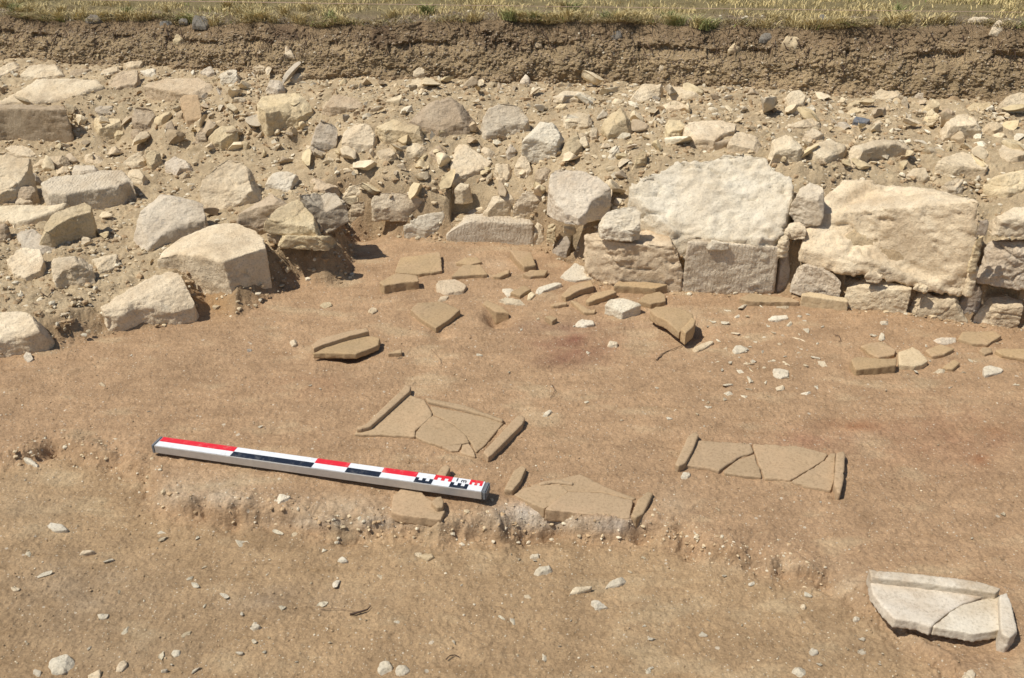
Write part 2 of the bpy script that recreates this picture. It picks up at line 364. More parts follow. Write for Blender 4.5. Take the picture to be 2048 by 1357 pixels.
def wall_fit(pts, off, ty, h, Yfix=None):
    n = len(pts); il = min(range(n), key=lambda k: pts[k][0]); ir = max(range(n), key=lambda k: pts[k][0])
    c1 = [(il+k) % n for k in range((ir-il) % n+1)]; c2 = [(ir+k) % n for k in range((il-ir) % n+1)]
    low = c1 if np.mean([pts[k][1] for k in c1]) > np.mean([pts[k][1] for k in c2]) else c2
    fx, fz, fY = [], [], []
    for k in sorted(low, key=lambda k: pts[k][0]):
        x, y = pts[k]; Y = 3.3
        for _ in range(12): Y = (foot_y(ray(x, y)[0]*Y/ray(x, y)[1]) if Yfix is None else Yfix) + off
        fx.append(x); fz.append(zat(x, y, Y)); fY.append(Y)
    tp = []; zb = []
    for k, (x, y) in enumerate(pts):
        zf, Yf = np.interp(x, fx, fz), np.interp(x, fx, fY); r = ray(x, y)
        t = Yf/r[1] if k in low else max((zf-ty*Yf-CAMH)/(r[2]-ty*r[1]), Yf/r[1]+.01)
        tp.append([r[0]*t, r[1]*t, CAMH+r[2]*t]); zb.append(zf-h)
    return np.array(tp), np.array(zb)
def stone(name, label, cat, poly, drop, mat='w', ty=None, tx=0.0, wall=None, bank=None, thick=None, Yf=None, group=None, facets=6, smooth=4, amp=.035,
          fine=.004, tint=1.0, parent=None, lift=0.0, flare=1.02, zlev=None, vox=None, cut=True):
    pts = P(poly)
    if mat in 'tqcv' and name not in ('flange', 'rim', 'tile_flange'):
        q_ = []; cx_ = sum(p[0] for p in pts)/len(pts)
        for a_, b_ in zip(pts, pts[1:]+pts[:1]):
            L2 = math.hypot(a_[0]-b_[0], a_[1]-b_[1]); m_ = max(1, int(L2/9))
            for k_ in range(m_):
                t_ = k_/m_; jt = 0 if k_ == 0 else (1.0 if name == 'fragment' else .9)
                q_.append((a_[0]+(b_[0]-a_[0])*t_+random.uniform(-jt, jt), a_[1]+(b_[1]-a_[1])*t_+random.uniform(-jt, jt)*.8))
        pts = q_
    i = max(range(len(pts)), key=lambda k: pts[k][1]); lx, ly = pts[i]
    if wall is not None:
        Y = (foot_y(at(lx, ly+drop, 0.1)[0]) if Yf is None else Yf) + wall; h_ = zat(lx, ly, Y)-zat(lx, ly+drop, Y) + (.02 if drop > 30 else .01)
        if thick: h_ = thick
    elif bank is not None:
        Y = 4.8
        for _ in range(8):
            X0 = ray(lx, ly)[0]*Y/ray(lx, ly)[1]; vv_ = max(0, (zat(lx, ly, Y)-.5)/(float(lip_z(X0))-.5)); Y = float(baulk_y(X0)) + bank + float(lip_d(X0))*min(1, vv_)**1.3 + max(0, vv_-1)*1.0
        zt = zat(lx, ly, Y); zb = zt - .05
        Pt = np.array([ray(lx, ly)[0]*Y/ray(lx, ly)[1], Y, zt])
    elif zlev is not None:
        Pt = at(lx, ly, zlev); zb = zlev-(thick or .025)
    else:
        B = hit(lx, ly+drop); Y = B[1]; zt = max(zat(lx, ly, Y), B[2]) + .006 + lift; zb = B[2]
        r = ray(lx, ly); t = (zt-CAMH)/r[2]; Pt = r*t + np.array([0, 0, CAMH])
    hb = wall is None and bank is None and zlev is None
    if wall is not None:
        for tyv in ((ty,) if ty is not None else (.0, .1, .25, .4, .6, .9, 1.3)):
            if tyv >= .75:
                Pt = np.array([ray(lx, ly)[0]*Y/ray(lx, ly)[1], Y, zat(lx, ly, Y)]); tp = plane_fit(pts, Pt, .18*tyv, tyv); zb = tp[:, 2].min()-(thick or h_); break
            tp, zb = wall_fit(pts, wall, tyv, h_, Yf)
            if np.ptp(tp[:, 1]) < min(.34, .8*np.ptp(tp[:, 0])): break
    for tyv in (.0, .06, .12, .2, .28, .36, .45, .55, .65, .8, .95, 1.1, 1.35, 1.6, 2.0, 2.6, 3.2):
        if wall is not None: break
        if ty is not None and tyv < ty-1e-6: continue
        if ty is not None and not hb: tyv = ty
        tp = plane_fit(pts, Pt, tx, tyv)
        if not hb and ty is not None: break
        if ty is None and np.ptp(tp[:, 1]) > .72*np.ptp(tp[:, 0]): continue
        if not hb: break
        q = tp.mean(0)+(tp-tp.mean(0))*.8
        if np.percentile(q[:, 2]-T(q[:, 0], q[:, 1], False), 12) > (.006 if mat not in 'tqcv' else .001): break
    if hb:
        tb = T(tp[:, 0], tp[:, 1], False)
        zb = min(zb, float(tb.min())) - .03
        if tyv >= .45 and thick is None: zb = max(zb, min(float(tp[:, 2].min()), B[2])-.05)
    if bank is not None: zb = tp[:, 2].min()-.02
    if thick and zlev is None and wall is None: zb = tp[:, 2].min()-thick
    if name == 'fragment':
        c_ = tp[:, :2].mean(0); e_ = tp[:, :2]-c_; tp[:, :2] = c_+e_*(1+.0034/np.maximum(np.hypot(e_[:, 0], e_[:, 1]), .01))[:, None]
    size = float(np.ptp(tp[:, 0]))
    vx = vox or min(.0125, max(.0032, size/60))
    org = np.array([tp[:, 0].mean(), tp[:, 1].mean(), float(np.min(zb))])
    me = rock_mesh(name, tp, zb, vx, smooth, facets, amp, fine, flare, org)
    me.materials.append(M[mat])
    o = bpy.data.objects.new(name, me); col.objects.link(o)
    if parent is not None: o.parent = parent; o.location = Vector(org) - parent.location
    else: o.location = org; tag(o, label, cat, group)
    v = tint*(1+(.06 if mat not in 'tq' else .16)*(random.random()-.5)); o.color = (v, v*.995, v*(1-.03*random.random()), 1)
    if mat in 'tqcv' and name == 'fragment' and False: pass
    if cut and bank is None:
        A = np.c_[tp[:, :2], np.ones(len(tp))]; pc = np.linalg.lstsq(A, tp[:, 2], rcond=None)[0]
        cc_ = tp[:, :2].mean(0); CUTS.append((cc_+(tp[:, :2]-cc_)*(.93 if mat not in 'tqcv' else .98), pc, .008 if mat not in 'tqcv' else .004, .06 if wall is None else .4))
    USED.append(np.array(pts))
    if label: LB.append((float(np.mean([p[0] for p in pts])), float(np.mean([p[1] for p in pts])), label))
    return o
USED = []; LB = []

# ------------------------------------------------------------------ the stones, traced one by one
# label | outline of the upper face | height of the front face | options
BIG = r"""
long smooth whitish boulder lying lowest at the left edge of the stone heap|-60,640 -20,625 40,619 82,622 98,640 84,660 50,673 0,682 -60,690|8|mat=w ty=.5 smooth=9 facets=2 amp=.02 tint=1.08
long rounded cream boulder with a deep shadow under its right end|198,612 235,588 290,558 338,541 374,547 388,570 384,590 340,602 275,606 235,622 208,626|30|mat=w ty=.22 smooth=8 facets=3 thick=.09 tint=1.05
squared block with a flat rough top and a sharp front corner above the floor|308,498 322,482 360,460 412,447 470,444 508,457 527,474 533,500 495,510 458,527 400,511 350,497|62|mat=w ty=.1 facets=2 smooth=3 amp=.018 thick=.17 tint=1.06
big pointed boulder with a grey patch on its crest, behind the squared block|241,460 256,425 283,388 303,361 332,357 370,374 402,393 413,425 411,441 360,450 322,472 303,492 258,492 243,476|8|mat=g ty=.8 smooth=5 tint=1.15
large cream boulder with a tooled lower right side|391,393 404,356 428,325 462,315 500,321 520,340 527,362 512,378 470,395 437,410 402,406|12|mat=w ty=.55 smooth=5 tint=1.02
white angular stone to the right of the large tooled boulder|528,341 582,332 597,343 590,354 577,374 530,368|6|mat=x ty=.5
long block with vertical chisel marks down its front face|80,366 110,352 170,347 200,341 206,314 240,334 262,358 270,366 258,360 236,372 200,378 160,382 130,388 94,385|34|mat=l ty=.12 facets=1 smooth=3 amp=.012 tint=1.15
leaning wedge shaped stone, lit cream above and brown in shade below|66,459 80,440 120,420 170,404 184,412 182,424 150,432 118,448 98,463 76,464|34|mat=y ty=.3 facets=2 smooth=3 amp=.015 tint=1.05
long flat slab at the left edge above the wedge shaped stone|-70,410 0,410 60,405 110,408 154,400 140,411 100,425 60,439 30,446 0,440 -70,436|5|mat=w ty=.3 thick=.05
flat blue grey slab lying below the wedge shaped stone|16,470 40,450 62,452 90,474 118,497 90,512 60,496 35,486|3|mat=g ty=.2 tint=.95
small stone cut by the left edge beside the grey slab|-40,440 5,438 22,455 15,464 -40,474|10|mat=d
flat pale six sided stone low on the left platform|12,520 40,495 80,497 88,520 82,540 50,556 25,547|3|mat=w ty=.3 tint=1.1 facets=0 amp=.015
rounded bread shaped stone with a dark right flank|98,527 120,503 165,502 181,512 182,528 150,538 125,536 106,546|28|mat=w ty=.3 smooth=6
flat pale stone right of the bread shaped stone|181,512 232,503 240,515 225,530 198,541 190,530|4|mat=w ty=.2
tall leaning boulder cut by the left edge, shaded on its right side|-50,330 0,295 44,298 60,315 57,338 42,360 25,375 0,388 -50,402|12|mat=w ty=.8 facets=3 tint=1.02
flat pale slab behind the tall leaning boulder at the left edge|3,290 30,285 60,294 75,308 55,312 20,304|3|mat=w
small two toned stone right of the tall leaning boulder|42,350 58,335 76,346 84,360 60,362|8|mat=g
dusty brown lump under the small two toned stone|24,398 38,362 60,355 74,372 66,392 34,402|6|mat=d ty=.9
little pale triangular stone above the long flat slab|25,408 45,390 58,388 65,405|2|mat=w
low knobbly pale stone in front of the tall leaning boulder|62,322 80,312 110,311 135,308 138,316 115,325 98,324|12|mat=w
small bright stone with a brown right end behind the chiselled block|163,319 172,303 195,302 212,318 195,323|3|mat=w
small rounded bar of limestone lying on top of the chiselled block|141,338 150,331 194,330 200,337 190,342 150,347|6|mat=g smooth=6 lift=.02 tint=1.15
pale slab fragment on the sand behind the small rounded bar|108,340 118,332 138,330 142,340 132,348 118,346|2|mat=w
broad stone in shade and light behind the big pointed boulder|245,325 250,303 285,298 292,308 285,325 265,334|3|mat=w
pointed stone standing over a dark gap, left of the smooth grey bar|289,292 300,288 325,302 321,314 302,332 292,318|6|mat=y ty=.7 thick=.06
smooth grey bar shaped stone behind the large tooled boulder|328,318 350,312 375,322 399,325 392,337 362,335 352,343 330,332|6|mat=g tint=1.15
flat cream stone between the chiselled block and the pointed boulder|247,340 262,325 295,345 300,350 282,366 265,360|6|mat=w ty=.4
big flat slab with a smooth white top at the upper left|-70,200 0,199 30,184 70,158 95,152 130,154 196,156 210,170 180,178 160,190 130,198 100,202 0,205 -70,212|12|mat=w ty=.06 facets=1 amp=.012 thick=.13 tint=1.05
earth covered flat sided block under the big white slab|-70,208 0,208 80,208 128,211 134,218 60,217 0,216 -70,218|62|mat=d ty=.06 facets=1 smooth=3 amp=.02 tint=.98
boulder behind the big white slab at the foot of the soil face|38,150 60,130 90,122 125,130 134,141 125,151 80,155|2|mat=w ty=.35
pale pointed stone left of the boulder at the foot of the soil face|-60,140 0,134 33,120 58,126 40,140 0,150 -60,160|3|mat=w
pale wedge stone at the foot of the soil face above a flat white flake|240,128 268,116 287,118 288,130 262,131|3|mat=w
flat white flake beside the wedge stone|273,140 290,134 315,138 320,145 300,149|1|mat=x
long thin brown stone behind the big white slab|136,147 150,138 172,136 186,140 160,147|3|mat=d
thin pale slab right of the long thin brown stone|190,145 205,136 235,132 243,139 215,147|1|mat=w
broad pale slab half buried right of the big white slab|200,162 240,142 275,141 282,155 270,168 222,174|2|mat=d tint=1.2
wide flat slab with a pale dusty top near the upper left|284,170 330,156 400,157 425,170 429,180 392,188 352,184|14|mat=d facets=1 tint=1.25 ty=.1 thick=.1
bright yellow stone perched over a dark hollow at the upper left|181,256 190,235 214,230 245,232 250,246 230,251 200,257|7|mat=y ty=.4 thick=.06 tint=1.15
small stone under the right end of the bright yellow stone|222,262 235,257 252,258 250,268 230,270|6|mat=y
small blocky stone beside the dark hollow at the upper left|255,262 270,258 287,260 290,270 272,276|8|mat=d
peaked dusty stone left of the upright grey buff brick|258,228 275,210 300,212 316,234 309,248 290,250 272,242|5|mat=d ty=.9
grey flat stone above the bright yellow stone|186,216 205,208 226,212 222,220 196,222|4|mat=g
upright grey buff brick fragment with a dark shadow at its right|359,196 368,188 396,188 401,212 403,236 373,242|6|mat=q ty=1.3 thick=.05 facets=0 smooth=2 amp=.01 fine=.002 tint=1.2
large yellow block with a deep shadow down its right side|511,206 524,192 560,187 600,184 629,190 625,203 592,214 560,214 530,221 516,215|50|mat=y ty=.1 facets=3 smooth=5 tint=1.12
round knobbly yellow boulder half out of the earth bank|414,262 428,248 450,240 470,250 476,264 460,270 440,277 420,274|20|mat=y ty=.4 smooth=7
small stone beside the round knobbly yellow boulder|388,270 398,260 412,262 412,275 398,280|5|mat=d
small peg of stone right of the round knobbly boulder|480,278 495,275 501,285 490,291|6|mat=y
flat faced stone with a grey side right of the large yellow block|617,265 626,240 650,226 668,234 676,260 673,289 640,285 624,280|3|mat=g ty=1.0
rounded pale stone left of the long overhanging yellow stone|682,284 685,255 705,240 740,238 752,258 764,284 742,294 710,292|5|mat=w ty=.9
long yellow stone overhanging a dark gap at the centre left|750,242 768,230 800,232 830,243 850,255 854,266 830,266 800,261 768,258|18|mat=y ty=.3 thick=.08 tint=1.12 smooth=5
wedge under the left end of the long overhanging stone|751,300 768,292 797,302 782,312 765,309|8|mat=w ty=.2 thick=.05
thin slab propping the long overhanging stone|799,300 820,286 850,283 858,299 830,306|5|mat=w ty=.2 thick=.04 tint=1.05
squarish stone left of the big triangular stone|857,292 880,288 898,300 896,321 875,317 860,306|8|mat=d ty=.6 tint=1.15
big pale triangular stone pointing down in the wall core|897,292 912,281 930,288 955,305 985,322 976,334 945,345 918,353 905,363 899,340|6|mat=w ty=.55 facets=1
broad dusty face of a boulder on the wall core|815,232 830,212 870,200 905,192 930,190 952,192 942,215 936,264 900,270 862,258 838,250|3|mat=d ty=1.1 tint=1.02
boulder with a blue grey right half next to the broad dusty face|959,216 985,198 1020,195 1045,205 1066,232 1052,247 1010,250 988,264 955,270|5|mat=g ty=1.0 tint=1.05
jagged white stone standing up on edge with a broken shaded foot|1042,276 1060,255 1075,235 1095,220 1120,231 1128,250 1126,262 1112,292 1100,290 1078,280|20|mat=x ty=1.1 smooth=2 thick=.09 tint=.95
broken brown flanked stone leaning against the jagged white stone|1112,292 1127,262 1140,258 1150,243 1154,265 1168,288 1150,304 1126,306|8|mat=y ty=.8 smooth=2 thick=.08 tint=.9
large smooth three cornered boulder over a dark gap in the wall|1095,362 1100,345 1112,335 1160,338 1195,350 1224,375 1200,392 1184,402 1172,425 1158,437 1135,430 1110,405 1098,380|4|wall=.05 mat=g ty=.8 tint=1.2 facets=0 smooth=4 thick=.035
round pinkish white boulder at the left foot of the great white block|1198,435 1210,418 1240,406 1270,408 1283,425 1282,448 1264,461 1240,460 1205,452|7|wall=.0 thick=.05 mat=x ty=.9 smooth=8 facets=3 tint=.95
knobbly upright stone wedged between the two great blocks|1585,390 1600,370 1625,356 1641,361 1655,394 1648,412 1625,425 1600,418|10|wall=.10 thick=.08 mat=g ty=.7 tint=1.2
small rough stone under the knobbly upright stone|1568,452 1585,440 1612,446 1614,458 1590,462|16|wall=.04 mat=w ty=.4
broad flat stone set on the low front wall, over a dark gap|741,402 748,388 770,382 830,382 853,388 850,402 825,406 806,420 780,416 748,420|14|mat=w ty=.15 thick=.06 facets=1
white slab behind the left end of the low front wall|671,385 700,358 745,357 753,368 740,385 700,390|5|mat=w ty=.3 tint=1.05
small white stone left of the broad flat stone on the low wall|690,410 700,400 738,402 735,415 710,424 690,420|8|mat=w
irregular white stone at the left end of the low front wall|800,455 835,430 865,405 895,403 904,416 884,440 860,455 850,466 832,456|6|mat=x ty=.45 tint=.95
curved yellow slab arching over a hollow at the corner of the heap|512,434 530,420 560,405 588,390 604,402 620,420 652,440 650,456 620,457 580,450 545,444|9|wall=0 Yf=3.42 mat=y ty=.3 thick=.055 tint=1.15 smooth=5
blue grey slab behind the curved yellow slab|596,388 640,383 690,388 695,400 690,420 652,424 620,408|14|wall=0 Yf=3.58 mat=g ty=.15 tint=.95 thick=.10
dusty rounded slab left of the curved yellow slab|472,430 480,412 520,400 540,385 592,382 572,402 530,417 510,438 490,440|7|wall=0 Yf=3.55 thick=.12 mat=d ty=.4 tint=1.1
thin curved slab under the curved yellow slab|547,470 560,464 600,470 640,470 677,464 678,476 650,486 600,484 562,480|14|wall=0 Yf=3.38 mat=y ty=.1 thick=.04 tint=1.0
small flake at the left of the thin curved slab|530,452 560,448 576,460 552,468 535,465|6|wall=0 Yf=3.46 thick=.05 mat=w
dusty pale stones patch left of the low wall corner|595,366 610,350 640,343 672,350 680,365 650,380 620,376|5|mat=d tint=1.2
small pointed stone in the core below the big triangular stone|965,398 985,385 1025,375 1037,384 1034,398 1002,402 975,408|10|mat=w ty=.3 tint=1.0
pointed stone with a lit back, left of the three cornered boulder|1020,408 1040,390 1065,372 1095,370 1098,384 1088,398 1060,402 1034,414|13|mat=w ty=.3 thick=.06
five sided pale stone at the centre of the wall core|1028,318 1045,300 1056,315 1070,335 1054,346 1036,336|4|mat=w ty=.9
brick sized stone behind the three cornered boulder|1070,345 1076,328 1106,335 1096,350 1082,360|5|mat=d tint=1.15 ty=.7
pale crumbly patch of stone beside the five sided stone|986,332 1000,320 1020,320 1030,336 1016,356 1000,354|3|mat=w ty=.8
knobbed small stone below the big triangular stone|908,378 918,362 938,358 946,370 925,382|6|mat=w ty=.6
small egg shaped stone right of the big triangular stone|960,292 975,286 990,298 986,311 970,305|3|mat=w ty=.5
small stone with a shaded underside right of the egg shaped stone|1011,290 1025,283 1036,292 1030,302 1015,302|7|mat=g ty=.6
rounded cobble at the upper left of the pinkish white boulder|1195,402 1206,392 1222,391 1226,404 1208,412|4|mat=w smooth=7
thin white flake behind the pinkish white boulder|1225,400 1235,390 1258,396 1240,404|2|mat=x
ledge like stone stuck in the dark gap of the wall|1123,455 1135,447 1158,452 1150,462 1135,466|6|wall=.04 ty=.4 mat=y thick=.02
earthy lump of mortar at the foot of the wall gap|1100,492 1112,478 1135,470 1142,488 1132,508 1106,508|8|wall=.03 mat=m ty=1.0 tint=.85
small bright white pebble with a dark shadow in the rubble|1217,298 1222,288 1235,287 1241,295 1236,304 1223,304|8|mat=x ty=.7 tint=1.15 smooth=6
long sliver of stone leaning on the great white block|1262,330 1275,306 1289,288 1296,292 1292,310 1280,324 1266,334|3|mat=y ty=1.3 thick=.03 tint=1.2
boulder with an overhanging lip right of the jagged white stone|1204,240 1210,224 1240,213 1268,232 1269,250 1240,256 1216,260|18|mat=y ty=.5 tint=1.05
cracked pale stone behind the jagged white stone|1125,225 1150,210 1186,222 1191,235 1176,250 1150,245 1132,240|5|mat=w ty=.5
pair of rounded cobbles, the left one, by the jagged stone|1150,266 1164,257 1179,263 1180,275 1160,281|4|mat=w smooth=7
pair of rounded cobbles, the upright right one, by the jagged stone|1180,256 1191,245 1200,255 1196,271 1184,275|3|mat=w smooth=7
rounded stone left of the flat topped overhanging slab|1329,246 1345,230 1370,232 1378,249 1360,261 1338,261|10|mat=y ty=.5 tint=1.15 smooth=6
flat topped slab overhanging a black gap right of centre|1360,262 1380,243 1410,241 1440,240 1474,248 1470,261 1445,268 1430,281 1400,278 1364,268|14|mat=w ty=.15 thick=.06 tint=1.08 facets=1
smooth pale slab right of the flat topped overhanging slab|1455,285 1475,262 1510,270 1525,280 1523,300 1490,295 1462,289|5|mat=w ty=.35 facets=1
domed stone with a rough dark front, fourth from the sliver|1535,292 1550,272 1580,262 1606,268 1612,288 1598,300 1560,297 1540,299|20|mat=w ty=.3
smooth pointed stone right of the domed stone|1612,290 1640,272 1672,268 1698,275 1690,294 1670,312 1655,320 1630,308|7|mat=w ty=.4 thick=.09
long block with a black shadow at its right end, above the second great block|1693,302 1720,280 1760,272 1800,268 1824,268 1829,281 1800,286 1760,291 1730,300 1702,318|30|mat=w ty=.1 thick=.12 tint=.98
flat pale slab behind the domed stone|1568,246 1600,235 1640,238 1646,248 1620,251 1580,256|3|mat=w
flat pale slab in front of the other flat slab behind the domed stone|1605,264 1630,250 1655,258 1640,272 1620,279 1608,271|3|mat=w
bright topped slab with a dark hollow beneath, at the upper right|1877,246 1900,232 1945,225 1968,240 1966,248 1930,251 1900,257 1882,257|22|mat=w ty=.15 thick=.07 tint=1.12
rounded stone touching the right end of the bright topped slab|1966,250 1976,238 2000,240 2009,252 1990,262 1970,260|4|mat=w smooth=7
flat three cornered slab near the right edge above the second block|1873,326 1890,312 1925,303 1945,311 1979,330 1974,338 1930,333 1880,333|10|mat=w ty=.2 tint=1.08 facets=1
big honey coloured boulder cut by the right edge|1968,346 1990,330 2020,325 2075,330 2100,360 2060,374 2020,384 1990,372 1972,360|6|mat=y ty=.7 tint=1.25
small rounded stone left of the big honey boulder|1881,366 1900,352 1925,358 1930,370 1915,381 1890,378|5|mat=w smooth=7
narrow pale slab standing behind the second great block|1814,346 1830,327 1855,325 1866,345 1850,357 1826,350|3|mat=w
pale stone cut by the right edge above the honey boulder|1990,305 2010,285 2048,282 2100,290 2085,305 2040,310|9|mat=w
big pale stone under the right part of the soil face|1743,191 1760,170 1775,163 1810,168 1831,178 1822,190 1780,195|3|mat=w ty=.5
smaller greyish stone right of the big pale stone under the soil face|1826,186 1835,170 1855,172 1866,184 1850,194|3|mat=g tint=1.1
round pale cobble in the rubble under the soil face|1571,196 1580,182 1600,178 1613,190 1608,204 1590,211 1576,208|3|mat=w smooth=9 facets=0 ty=.6
whitish cobble right of and below the round pale cobble|1601,218 1615,207 1632,207 1638,214 1620,224 1605,226|3|mat=x smooth=6 tint=.95
blue slate chip alone in the rubble at the right|1705,243 1712,232 1730,230 1741,240 1735,245 1715,245|2|mat=s facets=1
thin flake with a dark right end above the blue slate chip|1690,207 1700,200 1722,200 1720,207 1700,211|3|mat=y tint=1.1
yellowish flake directly above the blue slate chip|1688,226 1700,214 1725,213 1729,220 1710,225|2|mat=y tint=1.2
tall pale stone at the right edge under the soil face|1996,202 2015,180 2030,172 2065,178 2090,200 2060,210 2010,215|12|mat=w ty=.8
angular cream stone left of the bright topped slab|1841,217 1855,198 1878,195 1881,210 1862,220|6|mat=y tint=1.2
three sided cream stone just above the bright topped slab|1844,240 1855,222 1865,217 1881,232 1875,243|3|mat=y ty=.6 tint=1.25
greyish stone behind the bright topped slab|1879,222 1890,208 1905,212 1916,224 1895,228|4|mat=d tint=1.2
low flat stone behind the bright topped slab, farther right|1928,212 1945,200 1975,202 1986,212 1960,219|4|mat=y tint=1.1
long low stone with a dark notch at its right end, upper centre|1106,193 1112,180 1140,176 1188,186 1178,199 1150,198 1122,200|4|mat=w
small bright yellow chip below the long notched stone|1110,210 1122,198 1133,203 1133,214 1118,217|2|mat=y tint=1.3
wide pale stone with a brown hollow at the upper centre right|1255,186 1280,168 1310,162 1331,168 1325,180 1300,190 1285,199 1268,192|4|mat=w ty=.4
long ridge of pale rock right of the wide pale stone|1322,182 1340,172 1400,175 1422,182 1400,190 1350,188|4|mat=w
whitish flat rock below the long ridge|1317,211 1326,199 1350,200 1381,211 1360,218|4|mat=w tint=1.05
grey knob of stone under the soil face at the centre|1037,160 1047,145 1060,147 1064,159 1050,164|3|mat=g tint=1.3
square pinkish grey stone under the soil face|1176,161 1181,150 1195,149 1201,162 1186,167|3|mat=k tint=1.7
upright square pale stone under the soil face, left of centre|820,145 830,131 848,132 850,145 836,150|4|mat=w ty=1.0
thin upright sliver under the soil face, left of centre|864,141 872,121 881,122 876,141|2|mat=w ty=1.4
flat pale stone below the upright square stone|818,165 825,153 850,159 856,171 826,172|2|mat=w
largest white lump among the small stones at the upper left|438,150 442,132 470,132 479,148 466,161 441,160|4|mat=x ty=.7 tint=.95
round flat topped cobble right of the largest white lump|503,135 515,125 530,128 538,139 520,145|2|mat=w
dark ended cobble above the large yellow block|526,167 545,153 562,157 570,169 556,180 535,172|7|mat=g tint=1.1
grey pitted stone left of the largest white lump|399,138 410,128 425,130 430,142 415,148|2|mat=g tint=1.2
long leaning pale stone above the flat faced stone|578,158 595,142 610,138 613,146 592,160|3|mat=w
dusty stone on the bank right of the large yellow block|640,205 660,190 700,186 722,200 734,210 700,215 660,214|5|mat=d tint=1.2 ty=.35
"""
WALL = r"""
rough pitted block in the bottom course, left of the tooled block|1168,472 1200,456 1300,463 1368,476 1370,490 1300,489 1230,487 1175,488|88|wall=0.0 mat=d tint=1.32 facets=2 fine=.008 amp=.03
tooled block in the bottom course with slanting pick marks|1373,484 1400,470 1480,472 1556,480 1560,494 1500,497 1420,495 1374,499|86|wall=0.0 mat=l facets=1 amp=.012 tint=1.25
five sided block in the bottom course under the joint of the great blocks|1585,522 1600,511 1650,522 1691,538 1690,550 1650,542 1588,531|48|wall=0.0 mat=l tint=1.15
low block in the bottom course beneath the second great block|1697,556 1705,548 1760,562 1828,573 1826,587 1770,580 1700,566|54|wall=0.0 mat=w tint=.97
undercut block second from the right in the bottom course|1822,580 1840,572 1900,585 1953,596 1952,610 1900,605 1824,597|46|wall=0.0 mat=w tint=.97
whitish block at the right end of the bottom course|1957,602 1975,580 2010,575 2040,590 2050,614 2000,618 1960,615|42|wall=0.0 mat=w tint=1.05
rounded pale block cut by the right edge in the bottom course|2052,610 2080,595 2150,600 2200,615 2200,630 2060,630|50|wall=0.0 mat=w
second great block, long with a sloping top, largest of the right half of the wall|1600,498 1606,470 1622,430 1650,392 1690,355 1740,358 1800,370 1870,379 1966,400 1962,470 1950,530 1930,565 1895,575 1840,560 1780,543 1745,524 1700,526 1640,512|2|wall=.012 mat=w tint=1.1 facets=0 smooth=2 amp=.022 fine=.010 thick=.06 ty=.7
great white rough block, largest stone of the left half of the wall|1257,375 1275,352 1310,344 1355,319 1400,320 1450,306 1482,301 1532,309 1546,335 1585,351 1590,375 1580,412 1564,462 1540,482 1480,483 1420,478 1350,463 1312,435 1280,405|2|wall=.015 mat=x ty=.85 facets=0 smooth=1 amp=.035 fine=.013 tint=.98 thick=.10
upper block cut by the right edge beside the second great block|1976,428 1990,413 2048,414 2140,420 2140,442 2048,440 1976,440|34|wall=0.0 mat=w tint=1.0
deep block with three small holes near the right edge|1974,484 2048,480 2140,488 2140,500 2048,506 1972,492|66|wall=0.0 mat=l tint=1.18 facets=1 fine=.007
smooth dressed block with a crack, at the left of the front wall|891,450 900,430 950,412 990,425 1060,438 1068,448 1000,446 950,442 895,462|52|wall=0.0 mat=l tint=1.12 facets=1 smooth=2 amp=.01 fine=.0025
short end block right of the smooth dressed block|1062,450 1072,440 1087,446 1090,459 1066,461|37|wall=0.0 mat=w tint=1.0
narrow stone filling the joint beside the short end block|1093,452 1100,441 1112,446 1110,462|22|wall=0.01 mat=y
narrow peg of stone in the joint right of the second great block|1940,522 1950,515 1960,522 1958,540 1946,540|46|wall=-.02 mat=w smooth=7 amp=.02 tint=1.03
thin upright stone in the joint right of the second great block|1953,462 1962,458 1972,462 1968,474 1954,474|62|wall=0.01 mat=y tint=1.1
white flake wedged under the great white rough stone|1412,482 1430,478 1460,480 1460,487 1420,489|6|wall=-.01 mat=x thick=.03
angular bright chip in the joint between the great blocks|1555,478 1565,462 1582,462 1580,482 1568,486|26|wall=.02 mat=w
crumbly fragment in the gap under the second great block|1728,540 1745,534 1768,545 1762,556 1735,552|8|wall=-.01 mat=w
small stone under the front edge of the second great block|1828,570 1838,563 1862,572 1852,580|5|wall=-.02 mat=w
pale rubble lump in the lower joint left of the five sided block|1560,500 1570,492 1584,495 1586,510 1564,516|64|wall=.02 mat=m tint=.95
long earthy lump between the end block and the rough pitted block|1118,520 1132,505 1166,500 1172,515 1150,524 1124,528|45|wall=.02 mat=m tint=.8
upper earthy lump in the joint above the thin upright stone|1960,440 1970,430 1980,436 1978,448|20|wall=.03 mat=m tint=.9
packed mortar under the right end of the second great block|1925,572 1940,560 1966,560 1972,572 1950,584|60|wall=.03 mat=m tint=.85
packing stone between the low block and the five sided block|1688,566 1692,556 1704,556 1706,566|50|wall=.015 mat=m tint=.95
mortared lump closing the joint at the left of the rough block|1094,500 1110,488 1140,490 1146,506 1120,512|22|wall=.02 mat=m tint=.85
"""
